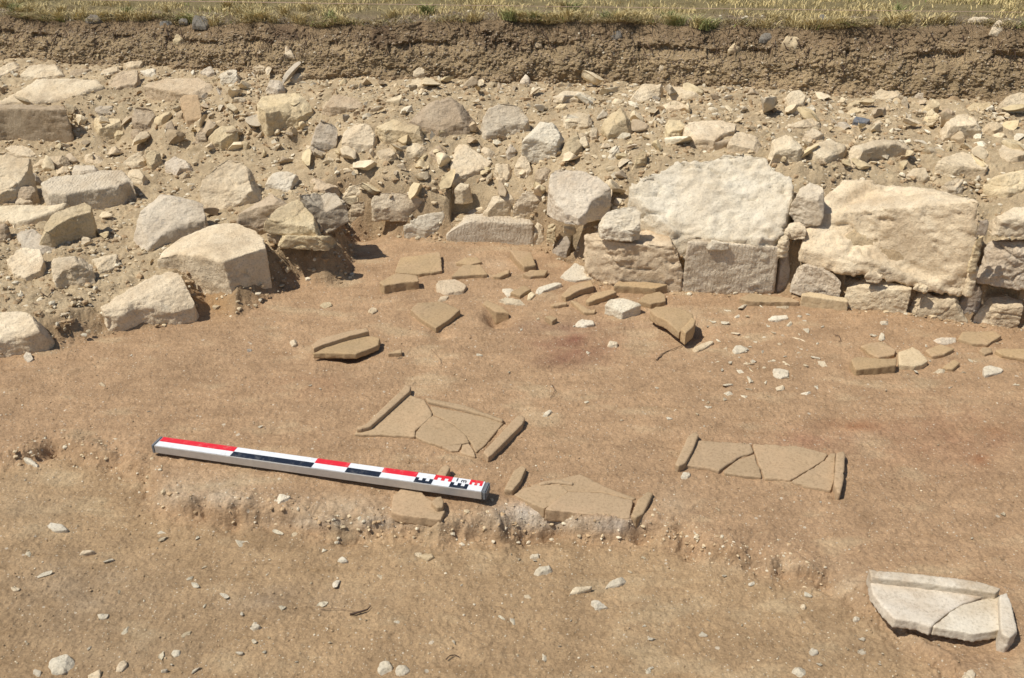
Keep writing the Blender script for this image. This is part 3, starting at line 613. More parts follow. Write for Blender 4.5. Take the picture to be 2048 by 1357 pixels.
BANKST = r"""
grey flat cobble half out of the topsoil at the upper left|168,38 176,28 198,28 206,36 195,43 175,43|mat=k
blue grey stone sticking out of the turf edge at the upper left|312,52 322,40 346,36 350,42 330,56|mat=k
brownish grey slab in the turf edge right of the blue grey stone|382,44 388,28 412,28 420,40 412,54 398,50|mat=k
small dark stone between the two grey stones in the turf|355,42 362,34 374,34 376,44|mat=k
yellow lump under the turf edge with a shadow|344,80 352,68 366,66 370,80 358,86|mat=y
pointed pale sliver standing in the soil face|568,108 570,88 580,92 590,112|mat=w
long pinkish slab sticking out of the topsoil at the right|1455,98 1470,82 1508,66 1514,76 1490,88 1462,102|mat=c
middle of three slabs in the topsoil at the right|1516,76 1524,64 1545,64 1550,72 1530,80|mat=k
right hand slab of the three in the topsoil, pink topped|1563,78 1572,68 1600,70 1606,76 1592,92 1578,86|mat=c
white stone sitting on the turf edge near the right corner|1979,60 1990,42 2004,34 2016,44 2012,56 1998,66|mat=w
small grey stone on the turf edge at the right|1636,40 1640,26 1650,26 1656,38 1646,42|mat=k
flat stone lying on the turf edge near the right corner|1936,36 1950,30 1984,32 1980,38 1950,40|mat=w
pale stone in the soil face at the upper centre|1068,86 1074,74 1084,76 1086,86 1076,90|mat=w
dark flat stone in the soil face right of centre|1220,68 1228,58 1244,60 1246,70 1232,74|mat=k
small nub with a shadow low in the soil face|1316,130 1322,122 1334,124 1332,134 1322,136|mat=w
"""
def opts(s):
    d = {}
    for q in s.split():
        k, v = q.split('='); d[k] = v if k == 'mat' else (int(v) if k in ('facets', 'smooth') else float(v))
    d.pop('poly', None); return d
for ln in BIG.strip().split('\n'):
    lab, poly, dr, op = (ln.split('|') + [''])[:4]
    stone('limestone_boulder' if len(lab) % 3 == 0 else 'rubble_stone', lab, 'stone', poly, float(dr), group='loose stones of the ruined wall', **opts(op))
for ln in WALL.strip().split('\n'):
    lab, poly, dr, op = (ln.split('|') + [''])[:4]
    stone('wall_block', lab, 'wall block' if float(dr) > 30 else 'stone', poly, float(dr), group='stones laid in the front face of the wall', **opts(op))
for ln in BANKST.strip().split('\n'):
    lab, poly, op = ln.split('|')
    stone('bank_stone', lab, 'stone', poly, 4, bank=-.03, ty=1.0, facets=3, amp=.03, group='stones showing in the soil face and turf edge', vox=.006, **opts(op))

# ------------------------------------------------------------------ broken roof tiles
def lev(poly, up):
    q = np.array([hit(x, y) for x, y in P(poly)]); return float(np.median(T(q[:, 0], q[:, 1], False))) + up
TILE = dict(facets=0, smooth=1, amp=.008, fine=.0012, vox=.0034)
SHERDS = r"""
flat brown tile sherd lying flush under the wall corner, upper left of the tiles|790,543 800,516 880,503 885,541 840,548 800,546|3|t
five sided brown tile sherd close under the dressed wall block|1019,500 1062,503 1072,530 1048,533 1034,520|9|t
low brown sherd with a lit front edge left of centre under the wall|902,553 925,530 960,528 976,548 940,550|5|t
small dark tilted sherd right of the low brown sherd|985,552 1000,545 1020,538 1018,546 1000,554|4|t
thick lumpy tile fragment in the corner shadow of the heap|758,564 792,546 835,551 838,562 800,566 768,572|14|t
long flanged tile fragment leaning over the white cobbles|1122,590 1140,572 1182,560 1188,572 1160,580 1132,595|7|t
long brown sherd left of the white rock|1170,602 1188,586 1224,578 1234,584 1214,592 1178,604|6|t
long thick tile bar lying at the wall foot, right of centre|1227,571 1236,562 1290,563 1337,569 1312,577 1270,574|11|t
short thick sherd right behind the white rock|1276,602 1292,588 1320,583 1331,590 1332,602 1302,608|6|t
large four sided sherd with a dark broken right edge|820,620 836,605 880,602 921,619 900,638 872,656 845,640|7|t
tilted sherd over a black hollow in the middle of the floor|965,607 973,600 1005,613 1018,626 992,624|7|t
tiny tilted sherd right of the black hollow|1088,633 1100,630 1115,636 1104,642|6|t
small low sherd in the middle between white pebble and cobbles|1140,600 1152,602 1180,619 1192,618 1190,625 1168,625|3|t
thin sherd edge between the hollow and the long brown sherd|1100,610 1112,605 1135,604 1134,608 1106,612|3|t
small hooked sherd on the open floor right of the flanged corner|773,708 790,700 803,697 804,705 786,707|4|t
thin cracked tile strip at the foot of the tooled block|1478,596 1500,586 1590,597 1600,604 1520,604 1492,601|6|t
cream coloured tile standing on edge at the wall foot|1603,587 1620,583 1694,596 1697,604 1650,598 1604,591|16|c
overlapping brown sherd, leftmost of the right hand cluster|1721,692 1740,685 1765,683 1793,700 1789,709 1758,715 1740,707|3|t
brown sherd with a thick front edge in the right hand cluster|1702,719 1712,713 1750,716 1794,717 1793,731 1712,740|9|t
cream coloured four sided sherd in the right hand cluster|1797,704 1808,700 1825,694 1838,700 1857,722 1845,729 1828,733 1798,729|6|c
half buried brown sherd right of the cream sherd|1850,700 1880,688 1910,697 1890,708 1865,712|3|t
wide brown sherd at the top of the right hand cluster|1916,676 1925,663 1990,662 2004,671 1976,689 1945,687|3|t
brown sherd cut by the right edge of the cluster|1990,700 2010,697 2048,697 2080,705 2050,718 2005,710|4|t
small oval sherd between two brown sherds near the right edge|1958,700 1966,694 1983,696 1986,704 1970,709|2|q
pointed dark edged sherd below the half buried one|1884,735 1908,719 1921,725 1906,738|3|t
grey buff patch of sherd sunk in the floor below the wall corner|1020,585 1048,570 1062,578 1040,592|3|t
low tile ridge left of the white cobbles|1045,548 1060,540 1096,540 1090,550 1060,553|4|t
sunken sherd in front of the low brown sherd|912,525 930,515 955,514 965,524 940,530|2|t
"""
for ln in SHERDS.strip().split('\n'):
    lab, poly, dr, m = ln.split('|')
    stone('tile_sherd', lab, 'tile sherd', poly, float(dr), mat=m, ty=.12, group='broken roof tile sherds on the floor', **TILE)
def tile(name, label, parts, mat, up, ref):
    z0 = lev(ref, 0); c = at(*np.mean(P(ref), 0), z0); root = empty(name, Vector(c)); tag(root, label, 'roof tile', 'large flanged roof tiles set on the floor')
    for pn, poly, h, th in parts:
        k = dict(TILE)
        if pn in ('flange', 'rim'): k.update(smooth=3, fine=.0016)
        if pn == 'fragment': k.update(smooth=0, fine=.0008)
        stone(pn, None, None, poly, 0, mat=mat, ty=0, zlev=z0+up+h, thick=th+h, parent=root, **k)
    return root
tile('flanged_roof_tile', 'largest flanged roof tile, cracked into curved pieces, behind the scale bar', [
    ('flange', '710,858 733,846 812,770 822,773 820,782 742,852 722,858', .019, .03),
    ('flange', '966,903 1034,831 1044,830 1050,836 1045,848 986,907 976,914', .016, .03),
    ('fragment', '710,868 716,857 740,851 808,788 848,800 862,826 861,833 842,849 829,860 829,872 760,868', .006, .03),
    ('fragment', '833,872 834,864 845,850 866,832 905,850 930,870 937,884 905,889 882,891 850,881', .005, .03),
    ('fragment', '868,829 862,812 1008,842 970,888 951,904 941,882 912,851', .002, .03),
    ('fragment', '884,893 904,890 922,889 916,901 902,901', .004, .03),
    ('fragment', '926,890 938,888 948,905 950,913 922,905', .004, .03),
    ('rim', '850,794 930,810 1008,838 1004,842 930,819 856,803', .010, .03)], 'q', .004, '740,852 830,800 1000,842 950,900')
tile('flanged_roof_tile', 'flanged roof tile with two pale broken panels, right of the scale bar end', [
    ('flange', '1008,978 1028,940 1043,931 1053,936 1041,962 1026,980', .018, .03),
    ('flange', '1262,1030 1274,1000 1294,982 1308,985 1288,1026 1272,1036', .014, .03),
    ('fragment', '1030,990 1050,975 1118,968 1134,984 1102,1008 1088,1016', .004, .03),
    ('fragment', '1092,1019 1108,1005 1138,984 1200,987 1264,1001 1257,1036 1180,1027', .008, .03),
    ('fragment', '1064,970 1130,956 1160,949 1216,976 1270,996 1262,999 1200,984 1138,982 1120,974 1074,980', .002, .03),
    ('rim', '1076,965 1110,958 1146,963 1146,969 1108,965 1080,970', .008, .03)], 'q', .004, '1060,995 1100,1005 1250,1010 1160,970')
tile('flanged_roof_tile', 'wide flanged roof tile with dark zigzag cracks, right of centre', [
    ('flange', '1350,928 1376,872 1390,863 1398,869 1386,900 1372,925 1358,932', .019, .03),
    ('flange', '1673,905 1688,901 1691,908 1688,958 1682,985 1675,984 1668,966', .020, .03),
    ('fragment', '1372,930 1394,882 1500,887 1505,904 1472,915 1448,932 1438,940 1414,934', .007, .03),
    ('fragment', '1450,942 1478,920 1508,909 1522,954 1486,950 1452,946', .005, .03),
    ('fragment', '1508,888 1600,895 1654,908 1646,920 1620,936 1580,959 1530,955 1513,908', .004, .03),
    ('fragment', '1584,962 1626,938 1650,921 1659,908 1671,908 1666,960 1660,980 1622,973', .004, .03)], 'q', .003, '1400,920 1500,900 1640,920 1600,950')
tile('flanged_roof_tile', 'white crusted flanged roof tile propped above its shadow at the lower right', [
    ('rim', '1738,1137 1752,1140 1860,1150 1960,1163 2003,1176 1992,1186 1880,1170 1744,1154', .022, .02),
    ('fragment', '1740,1150 1880,1168 1988,1186 1924,1206 1898,1220 1872,1242 1862,1252 1838,1242 1792,1237 1772,1216 1748,1186', .004, .022),
    ('fragment', '1904,1224 1930,1210 2002,1190 2006,1220 2006,1256 1950,1266 1868,1253', .003, .022),
    ('flange', '1999,1190 2014,1184 2024,1210 2035,1262 2020,1276 2003,1268 2000,1230', .020, .035)], 'v', .022, '1760,1160 1980,1190 1990,1250 1800,1230')
r_ = empty('roof_tile_fragment', Vector(at(835, 1000, -.01))); tag(r_, 'lone buff tile fragment with one upturned corner, under the right part of the bar', 'roof tile', 'large flanged roof tiles set on the floor')
z0 = lev('800,995 850,985 860,1010', .012)
stone('fragment', None, None, '784,1022 788,992 819,965 836,974 846,990 862,1002 884,1008 888,1022 880,1038 840,1034 800,1028', 0, mat='q', ty=0, zlev=z0, thick=.028, parent=r_, **TILE)
stone('flange', None, None, '862,1004 872,994 882,992 888,1002 886,1014 874,1016', 0, mat='q', ty=0, zlev=z0+.014, thick=.04, parent=r_, facets=0, smooth=4, amp=.008, fine=.001, vox=.003)
stone('tile_flange', 'short stub of tile flange poking up just behind the bar', 'tile sherd', '872,950 884,932 894,928 901,934 892,952', 3, mat='q', ty=0, zlev=lev('880,940', .028), thick=.05, facets=0, smooth=4, amp=.008, fine=.001, vox=.003)
r_ = empty('flanged_tile_corner', Vector(hit(690, 690))); tag(r_, 'tilted corner of a flanged tile casting a dark shadow, near the heap', 'roof tile', 'large flanged roof tiles set on the floor')
z0 = lev('690,700 640,690', .034)
stone('flange', None, None, '622,690 640,677 700,661 734,655 738,662 690,675 650,688 627,697', 0, mat='q', ty=.05, zlev=z0+.012, thick=.03, parent=r_, **TILE)
stone('panel', None, None, '624,707 655,692 690,680 712,675 740,672 760,676 757,690 735,699 712,708 650,706', 0, mat='t', ty=.0, zlev=z0, thick=.022, parent=r_, **TILE)
r_ = empty('flanged_tile_corner', Vector(hit(1350, 650))); tag(r_, 'split tile corner with an upturned end beside the white rock', 'roof tile', 'large flanged roof tiles set on the floor')
z0 = lev('1340,650 1320,640', .05)
stone('panel', None, None, '1300,621 1312,613 1360,616 1386,628 1388,640 1374,656 1358,664 1334,642 1316,634', 0, mat='t', ty=.05, zlev=z0, thick=.03, parent=r_, **TILE)
stone('flange', None, None, '1362,658 1374,646 1384,634 1392,640 1388,652 1372,666', 0, mat='t', ty=0, zlev=z0+.012, thick=.05, parent=r_, **TILE)

# ------------------------------------------------------------------ pale stones in the floor
PEB = r"""
chunky white rock standing among the brown sherds|1210,610 1222,592 1255,586 1274,593 1283,608 1262,618 1245,626 1225,616|16|x|ty=.3 smooth=2
large pale cobble in the floor at the foot of the wall|1117,556 1122,536 1150,525 1185,540 1187,556 1150,562|3|x|ty=.2 tint=.9
long white mortar lump left of the leaning flanged fragment|1068,590 1076,574 1118,562 1126,570 1092,580|4|x|tint=.95
small stone at the left end of the long mortar lump|1054,598 1056,584 1070,577 1074,588 1064,598|3|y|tint=1.2
round pitted disc of stone left of the sherds|867,576 876,561 910,557 934,570 926,584 892,590 871,586|4|d|tint=1.2 ty=.1
grey oval pebble touching the pitted disc|874,602 880,592 892,590 898,592 888,603|2|w|tint=1.0
small six sided pale stone right of the pitted disc|1003,578 1016,576 1030,579 1029,588 1016,593|2|x|tint=.95
white capsule shaped pebble in the middle of the floor|1145,643 1164,637 1185,640 1190,648 1168,652 1148,650|4|x|smooth=6 tint=1.0
long pale streak of stone between the sherds|995,600 1010,594 1040,598 1056,608 1040,610 1010,606|1|w|
pale pebble left of the flanged corner's upper side|735,622 740,614 752,613 755,621 745,627|2|w|
pebble on the open floor left of the flanged corner|578,684 584,675 595,676 594,688 584,692|3|w|
small grey pebble left of the flanged corner|492,697 498,694 506,696 504,702 496,702|2|k|tint=1.6
pebble casting a shadow under the smooth boulder|46,712 52,702 62,706 66,716 54,722|5|g|tint=1.1
flint coloured flake on the floor below the curved slab|638,610 648,604 664,604 664,611 648,615|2|y|
large pale cobble in the lower left part of the floor|94,1052 102,1043 120,1042 138,1050 134,1060 110,1062|3|x|tint=.85
elongated pale chip at the left edge beside the pit|45,912 58,910 74,926 84,936 66,930 50,922|2|x|tint=.9
chalk white lump below the bar's left half|549,996 556,986 572,983 582,990 574,1003 554,1006|3|x|tint=1.05
biggest pale stone at the bottom left corner|94,1330 100,1312 128,1303 146,1314 150,1334 124,1347 104,1346|4|x|tint=.85 ty=.1
squarish pale stone right of the biggest bottom left stone|225,1340 234,1320 248,1315 256,1326 244,1342|4|w|tint=1.0
pale stone at the very bottom left of centre|174,1350 184,1336 202,1338 200,1356 180,1362|3|w|
small stone left of the biggest bottom left stone|60,1345 68,1336 82,1338 80,1350 68,1353|3|x|tint=.85
round white pebble at the bottom centre left|753,1340 760,1322 776,1318 786,1328 782,1344 764,1349|3|x|smooth=6 tint=.95
twin white pebble beside the round one at the bottom|789,1340 796,1328 812,1328 822,1338 808,1348 792,1348|3|x|tint=.9
slanting pale stone right of the flanged tiles in the lower floor|1062,1146 1076,1134 1106,1127 1116,1130 1098,1144 1076,1150|2|x|tint=.9
pale oval pebble above the slanting pale stone|1054,1110 1062,1105 1080,1106 1082,1114 1066,1118|3|x|tint=.95
pointed grey white stone in the lower centre floor|1180,1198 1200,1198 1214,1208 1222,1214 1190,1220|1|x|tint=.85
long low pale stone in the lower centre right|1200,1172 1215,1160 1248,1152 1256,1158 1240,1170 1212,1176|2|x|tint=.85
buried ridge of pale stone in the lower centre|1130,1184 1150,1172 1186,1168 1182,1176 1150,1186 1134,1190|1|w|
yellow edged pebble left of centre in the lower floor|838,1112 850,1104 868,1103 872,1112 854,1120|3|y|tint=1.2
white two lobed pebble right of the chalk lump|672,1117 680,1110 694,1111 697,1122 682,1125|2|x|tint=.9
pale chip above the bottom left stones|192,1226 204,1217 218,1222 214,1235 198,1238|3|x|tint=.85
small square pale chip left of the bar|197,764 205,762 212,770 208,773|1|w|
pale chip at lower left of centre|497,1250 508,1242 526,1246 522,1256 504,1258|2|x|tint=.85
small pale stone at the bottom near the lower left|340,1304 346,1297 360,1298 360,1308 346,1312|3|x|tint=.85
pale stone near the bottom left of centre|468,1304 474,1297 490,1298 492,1306 478,1310|2|x|tint=.85
white grain of stone near the bottom by the pair|318,1344 324,1331 334,1333 334,1342|2|x|tint=.85
long thin grey patch in the left of the lower floor|156,1110 164,1099 190,1093 188,1100 172,1108|1|w|tint=.95
triangular pale stone near the bottom right|1580,1340 1586,1332 1614,1332 1618,1342 1602,1352|4|x|tint=.88
pebble at the bottom right corner region|1922,1354 1926,1342 1944,1336 1954,1346 1946,1362 1928,1362|4|w|tint=1.05
small upright pebble left of the white crusted tile|1599,1208 1604,1204 1613,1206 1612,1216 1604,1216|4|w|
pale pebble left of and below the white crusted tile|1705,1238 1710,1228 1720,1230 1722,1240 1710,1242|2|x|tint=.85
pale chip lower left of the white crusted tile|1396,1266 1402,1259 1416,1262 1416,1270 1402,1271|3|x|tint=.85
pair of chips between the tile and the bottom, left one|1616,1300 1622,1294 1636,1296 1638,1306 1624,1310|2|x|tint=.8
pair of chips between the tile and the bottom, right one|1712,1304 1716,1298 1732,1296 1738,1302 1726,1308|2|x|tint=.85
dark topped white stone at the right, below the wall|1535,636 1552,629 1578,628 1582,634 1560,641 1540,640|3|x|
lone grey streaked stone right of the sherd row|1862,680 1880,674 1912,674 1914,680 1892,686 1870,684|4|g|tint=1.3
squarish white lump in the chip scatter at the right|1544,752 1546,737 1562,736 1578,740 1578,752 1560,756|3|x|tint=.95
white knobbly lump near the right edge|1966,742 1968,730 1984,727 2012,732 2004,744 1984,748 1970,752|4|x|tint=.9
pale chip under the cream coloured sherd|1864,742 1876,737 1898,738 1894,743 1874,745|2|w|
white pebble at the top of the chip scatter|1760,642 1766,637 1780,639 1778,646 1764,648|3|x|tint=.95
pointed white pebble right of the chip scatter|1757,676 1762,664 1772,668 1774,676 1764,679|4|x|tint=.95
long pale stone at the left of the chip scatter|1380,700 1398,686 1424,676 1428,684 1410,696 1390,703|2|w|
grey topped chip in the chip scatter|1464,700 1472,690 1496,688 1502,694 1486,704 1470,706|3|x|tint=.9
flat round pebble near the wide zigzag tile's lower left corner|1361,952 1366,943 1380,941 1382,950 1372,957 1363,957|3|x|tint=.88
pale bean shaped pebble above the flanged tile right of the bar|1084,832 1090,822 1102,817 1106,820 1098,828 1090,834|3|x|tint=.95
pale round pebble in the reddened earth|1215,690 1220,679 1234,680 1236,690 1224,695|1|w|
"""
for ln in PEB.strip().split('\n'):
    lab, poly, dr, m, op = ln.split('|')
    k = dict(ty=.08, facets=3, smooth=3, amp=.03, fine=.002); k.update(opts(op)); 
    stone('pale_floor_stone', lab, 'stone', poly, float(dr)*.8, mat=m, group='pale stones set in the earth floor', lift=-.004, **k)

# ------------------------------------------------------------------ the ground sheet
def project(X, Y, Z):
    zc = Y*cp - (Z-CAMH)*sp_; yc = Y*sp_ + (Z-CAMH)*cp
    return 1024 + F*X/zc, 678.5 - F*yc/zc
NX, NY = 1350, 1100
tY = np.linspace(0, 1, NY); ysp = 0.5*np.exp(tY*math.log(6.2/0.5))
sx = np.linspace(-1, 1, NX)
Yg = np.repeat(ysp[:, None], NX, 1)
HW = 0.66*ysp + 0.60 + 0.9*sstep(2.2, 5, ysp)
Xg = sx[None, :]*HW[:, None]
yb = baulk_y(Xg) + 0.06
fr = (ysp-ysp[0])/(ysp[-1]-ysp[0])
# rows compress towards the foot of the soil face so the sheet ends just behind it
Yg = ysp[0] + (yb-ysp[0])*fr[:, None]
Xg = sx[None, :]*(0.66*Yg + 0.60 + 0.9*sstep(2.2, 5, Yg))
Yg = ysp[0] + (baulk_y(Xg)+0.06-ysp[0])*fr[:, None]
Zg = T(Xg.ravel(), Yg.ravel()).reshape(Xg.shape)
for pl, pc, gap, dmax in CUTS:
    x0, x1, y0, y1 = pl[:, 0].min(), pl[:, 0].max(), pl[:, 1].min(), pl[:, 1].max()
    bb = (Xg > x0) & (Xg < x1) & (Yg > y0) & (Yg < y1)
    if not bb.any(): continue
    ii = np.where(bb); m = inpoly(Xg[ii], Yg[ii], pl)
    ii = (ii[0][m], ii[1][m])
    zt = pc[0]*Xg[ii]+pc[1]*Yg[ii]+pc[2]-gap
    Zg[ii] = np.minimum(Zg[ii], np.maximum(zt, Zg[ii]-dmax))
def _blur(a, r):
    for ax_ in (0, 1):
        c_ = np.cumsum(np.concatenate([np.repeat(a.take([0], ax_), r+1, ax_), a, np.repeat(a.take([-1], ax_), r, ax_)], ax_), ax_)
        a = (c_.take(range(2*r+1, c_.shape[ax_]), ax_)-c_.take(range(0, c_.shape[ax_]-2*r-1), ax_))/(2*r+1)
    return a
_wz = inpoly(Xg.ravel(), Yg.ravel(), FOOTPOLY).reshape(Xg.shape)
for _ in range(3): Zg = np.where(_wz, np.minimum(Zg, _blur(Zg, 5)+.014), Zg)
px, py = project(Xg, Yg, Zg)
FLOORC = np.array((.445, .298, .178)); UPC = np.array((.46, .36, .23)); PALE = np.array((.52, .41, .26)); LOWC = np.array((.425, .296, .172))
xr, yr = Xg.ravel(), Yg.ravel(); z0_ = np.zeros_like(xr)
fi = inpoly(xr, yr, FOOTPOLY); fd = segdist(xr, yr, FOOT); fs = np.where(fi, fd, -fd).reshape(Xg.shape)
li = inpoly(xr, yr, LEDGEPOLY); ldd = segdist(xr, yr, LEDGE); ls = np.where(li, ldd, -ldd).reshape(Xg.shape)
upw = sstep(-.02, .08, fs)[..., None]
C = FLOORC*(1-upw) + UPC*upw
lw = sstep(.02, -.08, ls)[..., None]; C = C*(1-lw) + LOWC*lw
n1 = fbm(xr, yr, z0_, 2.2, 4).reshape(Xg.shape)[..., None]; n2 = fbm(xr+5, yr*2.2, z0_, 5, 4).reshape(Xg.shape)[..., None]
C = C*(1+.09*n1+.07*n2)
C = C + (PALE-C)*(0.45*sstep(.15, .9, n2+.6*n1*(1-upw)))
n3 = fbm(xr+9, yr, z0_, 11, 4).reshape(Xg.shape)[..., None]
# dusty light sand between the stones of the left platform and on the rubble
C = C + (np.array((.53, .43, .28))-C)*(upw*.5*sstep(-.2, .5, n3))
def blot(cx_, cy_, rx, ry, colr, a, pw=1.0):
    g = np.exp(-(((px-cx_)/rx)**2+((py-cy_)/ry)**2)**pw)[..., None]*a*np.clip(.75+.6*n3, 0, 1.3)
    return C + (np.array(colr)-C)*np.clip(g, 0, 1)
for q in ((1150, 690, 80, 30, (.25, .115, .078), .75), (1100, 655, 70, 14, (.24, .15, .11), .5), (1130, 722, 60, 14, (.22, .10, .07), .5), (1300, 650, 100, 16, (.27, .15, .10), .35),
          (1700, 852, 60, 12, (.30, .12, .05), .6), (1620, 880, 120, 30, (.37, .19, .12), .45), (1900, 880, 170, 60, (.34, .18, .11), .5), (1968, 920, 22, 12, (.28, .10, .04), .7), (620, 772, 70, 22, (.30, .15, .08), .35), (1960, 860, 80, 14, (.28, .13, .06), .45)):
    C = blot(*q)
mort = (.55, .45, .315)
for q in ((420, 975, 100, 30, mort, .5), (640, 1015, 110, 24, mort, .5), (720, 1020, 50, 20, mort, .6), (700, 1045, 120, 12, (.62, .54, .42), .7), (400, 1000, 70, 16, (.62, .54, .42), .6), (1100, 1045, 90, 14, (.66, .58, .46), .7), (1060, 1028, 60, 18, (.66, .58, .48), .95), (1180, 1050, 110, 12, mort, .35), (1240, 1050, 50, 14, (.64, .55, .45), .85),
          (1000, 1040, 40, 20, mort, .5), (1700, 1170, 40, 30, mort, .5), (1870, 1265, 120, 30, mort, .45), (1350, 1010, 40, 30, mort, .3), (930, 1040, 60, 20, mort, .4), (1560, 1130, 120, 14, mort, .3),
          (560, 1200, 120, 30, (.34, .27, .2), .4), (150, 1180, 160, 60, (.36, .29, .21), .45), (250, 1300, 200, 60, (.36, .28, .19), .4), (60, 1010, 70, 60, mort, .25), (960, 530, 60, 12, mort, .35), (1340, 640, 40, 12, mort, .3)):
    C = blot(*q)
C = C + (np.array((.33, .20, .085))-C)*(.6*np.exp(-((px-440)/45)**2-((py-600)/35)**2))[..., None]      # darker ochre patch in the earth under the squared block
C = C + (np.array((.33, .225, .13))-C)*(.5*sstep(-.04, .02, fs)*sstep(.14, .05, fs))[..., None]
idx = np.arange(NX*NY).reshape(NY, NX)
Q = np.stack([idx[:-1, :-1], idx[:-1, 1:], idx[1:, 1:], idx[1:, :-1]], -1).reshape(-1, 4)
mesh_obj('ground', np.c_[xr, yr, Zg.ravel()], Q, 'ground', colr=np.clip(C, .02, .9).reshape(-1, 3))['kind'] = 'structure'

# earth outside the dug area (keeps the trench closed when seen from the side)
# the cut soil face
NB, NU = 260, 1700
ub = np.linspace(-5.6, 4.6, NU); vb = np.linspace(-.12, 1, NB)
Xb = np.repeat(ub[None], NB, 0); Vb = np.repeat(vb[:, None], NU, 1)
zt_ = lip_z(ub)[None] + .034*perlin(Xb*2.5, Xb*0, Xb*0+3) + .020*perlin(Xb*8, Xb*0, Xb*0+8)
zb_ = 0.50
Zb = zb_ + (zt_-zb_)*Vb
Yb0 = baulk_y(Xb) + lip_d(Xb)*np.clip(Vb, 0, None)**1.3 - .03*np.sin(np.clip(Vb, 0, 1)*math.pi)
dn = (.028*fbm(Xb, Zb, Xb*0, 4, 3) + .016*fbm(Xb, Zb, Xb*0+4, 15, 5, .65) - .012*np.abs(fbm(Xb, Zb, Xb*0+2, 34, 3)) + .006*fbm(Xb, Zb, Xb*0+8, 70, 2))
turf = sstep(.72, .9, Vb + .07*perlin(Xb*5, Xb*0, Xb*0+1))
dn = dn - turf*(.004 + .022*perlin(Xb*6, Zb*6, Xb*0+6))*sstep(1.02, .94, Vb)
dn = dn + .03*sstep(.72, .62, Vb)*sstep(.45, .62, Vb)*(perlin(Xb*3, Xb*0, Xb*0) > 0)
dn = dn - .05*sstep(.25, -.05, Vb)*sstep(-.2, .3, perlin(Xb*4, Xb*0+2, Xb*0))
Yb = Yb0 + dn*sstep(1.0, .93, Vb)
Zb2 = Zb + .006*fbm(Xb, Zb, Xb*0+11, 20, 3)*sstep(1.0, .93, Vb)
Cb = np.array((.46, .345, .205))*np.ones(Xb.shape+(1,))
nb = fbm(Xb, Zb, Xb*0+5, 3, 4)[..., None]; nb2 = fbm(Xb, Zb, Xb*0+6, 14, 4)[..., None]
Cb = Cb*(1+.15*nb+.12*nb2)
tw = sstep(.52, .86, Vb + .12*perlin(Xb*3, Xb*0, Xb*0+1))[..., None]
Cb = Cb + (np.array((.29, .205, .125))-Cb)*tw*.7
Cb = Cb + (np.array((.42, .30, .18))-Cb)*(sstep(.2, 0, Vb)[..., None]*.6)
pk = sstep(.35, .75, fbm(Xb, Zb*1.6, Xb*0+40, 3.2, 4))[..., None]*sstep(.3, .7, Vb)[..., None]
Cb = Cb + (np.array((.17, .115, .075))-Cb)*pk*.75
st_ = sstep(.0, .6, fbm(Xb*.4, Zb*9, Xb*0+44, 3, 3))[..., None]
Cb = Cb*(1+.14*st_)
idx = np.arange(NB*NU).reshape(NB, NU)
Q = np.stack([idx[:-1, :-1], idx[:-1, 1:], idx[1:, 1:], idx[1:, :-1]], -1).reshape(-1, 4)
mesh_obj('earth_bank', np.c_[Xb.ravel(), Yb.ravel(), Zb2.ravel()], Q, 'bank', colr=np.clip(Cb, .02, .9).reshape(-1, 3))['kind'] = 'structure'
# the field above
def field_z(X, Y):
    s = Y - (baulk_y(X)+lip_d(X))
    return lip_z(X) + .034*perlin(X*2.5, X*0, X*0+3)*sstep(.3, 0, s) + .020*perlin(X*8, X*0, X*0+8)*sstep(.2, 0, s) + (.012*fbm(X, Y, X*0, 3, 3) + .008*fbm(X, Y, X*0, 15, 2))*sstep(0, .06, s) + .012*s
NF = 150
vf = np.r_[np.linspace(0, 1, 110)**1.4*2.2, 2.2+np.linspace(.02, 1, 40)**2*30]
uf = np.linspace(-1, 1, 700)
Vf = np.repeat(vf[:, None], 700, 1); Xf = uf[None]*(5.6 + Vf*.9)
Xf = np.where(Vf < 1e-6, np.clip(Xf, -5.6, 4.6), Xf)
Yf = baulk_y(np.clip(Xf, -9, 9)) + lip_d(Xf) + Vf; Zf = field_z(Xf, Yf)
Cf = np.array((.27, .21, .14))*(1+.15*fbm(Xf, Yf, Xf*0, 5, 3)[..., None])
Cf = Cf + (np.array((.30, .25, .12))-Cf)*sstep(.15, .6, Vf)[..., None]*.7
idx = np.arange(NF*700).reshape(NF, 700)
Q = np.stack([idx[:-1, :-1], idx[:-1, 1:], idx[1:, 1:], idx[1:, :-1]], -1).reshape(-1, 4)
mesh_obj('field', np.c_[Xf.ravel(), Yf.ravel(), Zf.ravel()], Q, 'bank', colr=np.clip(Cf, .02, .9).reshape(-1, 3))['kind'] = 'structure'

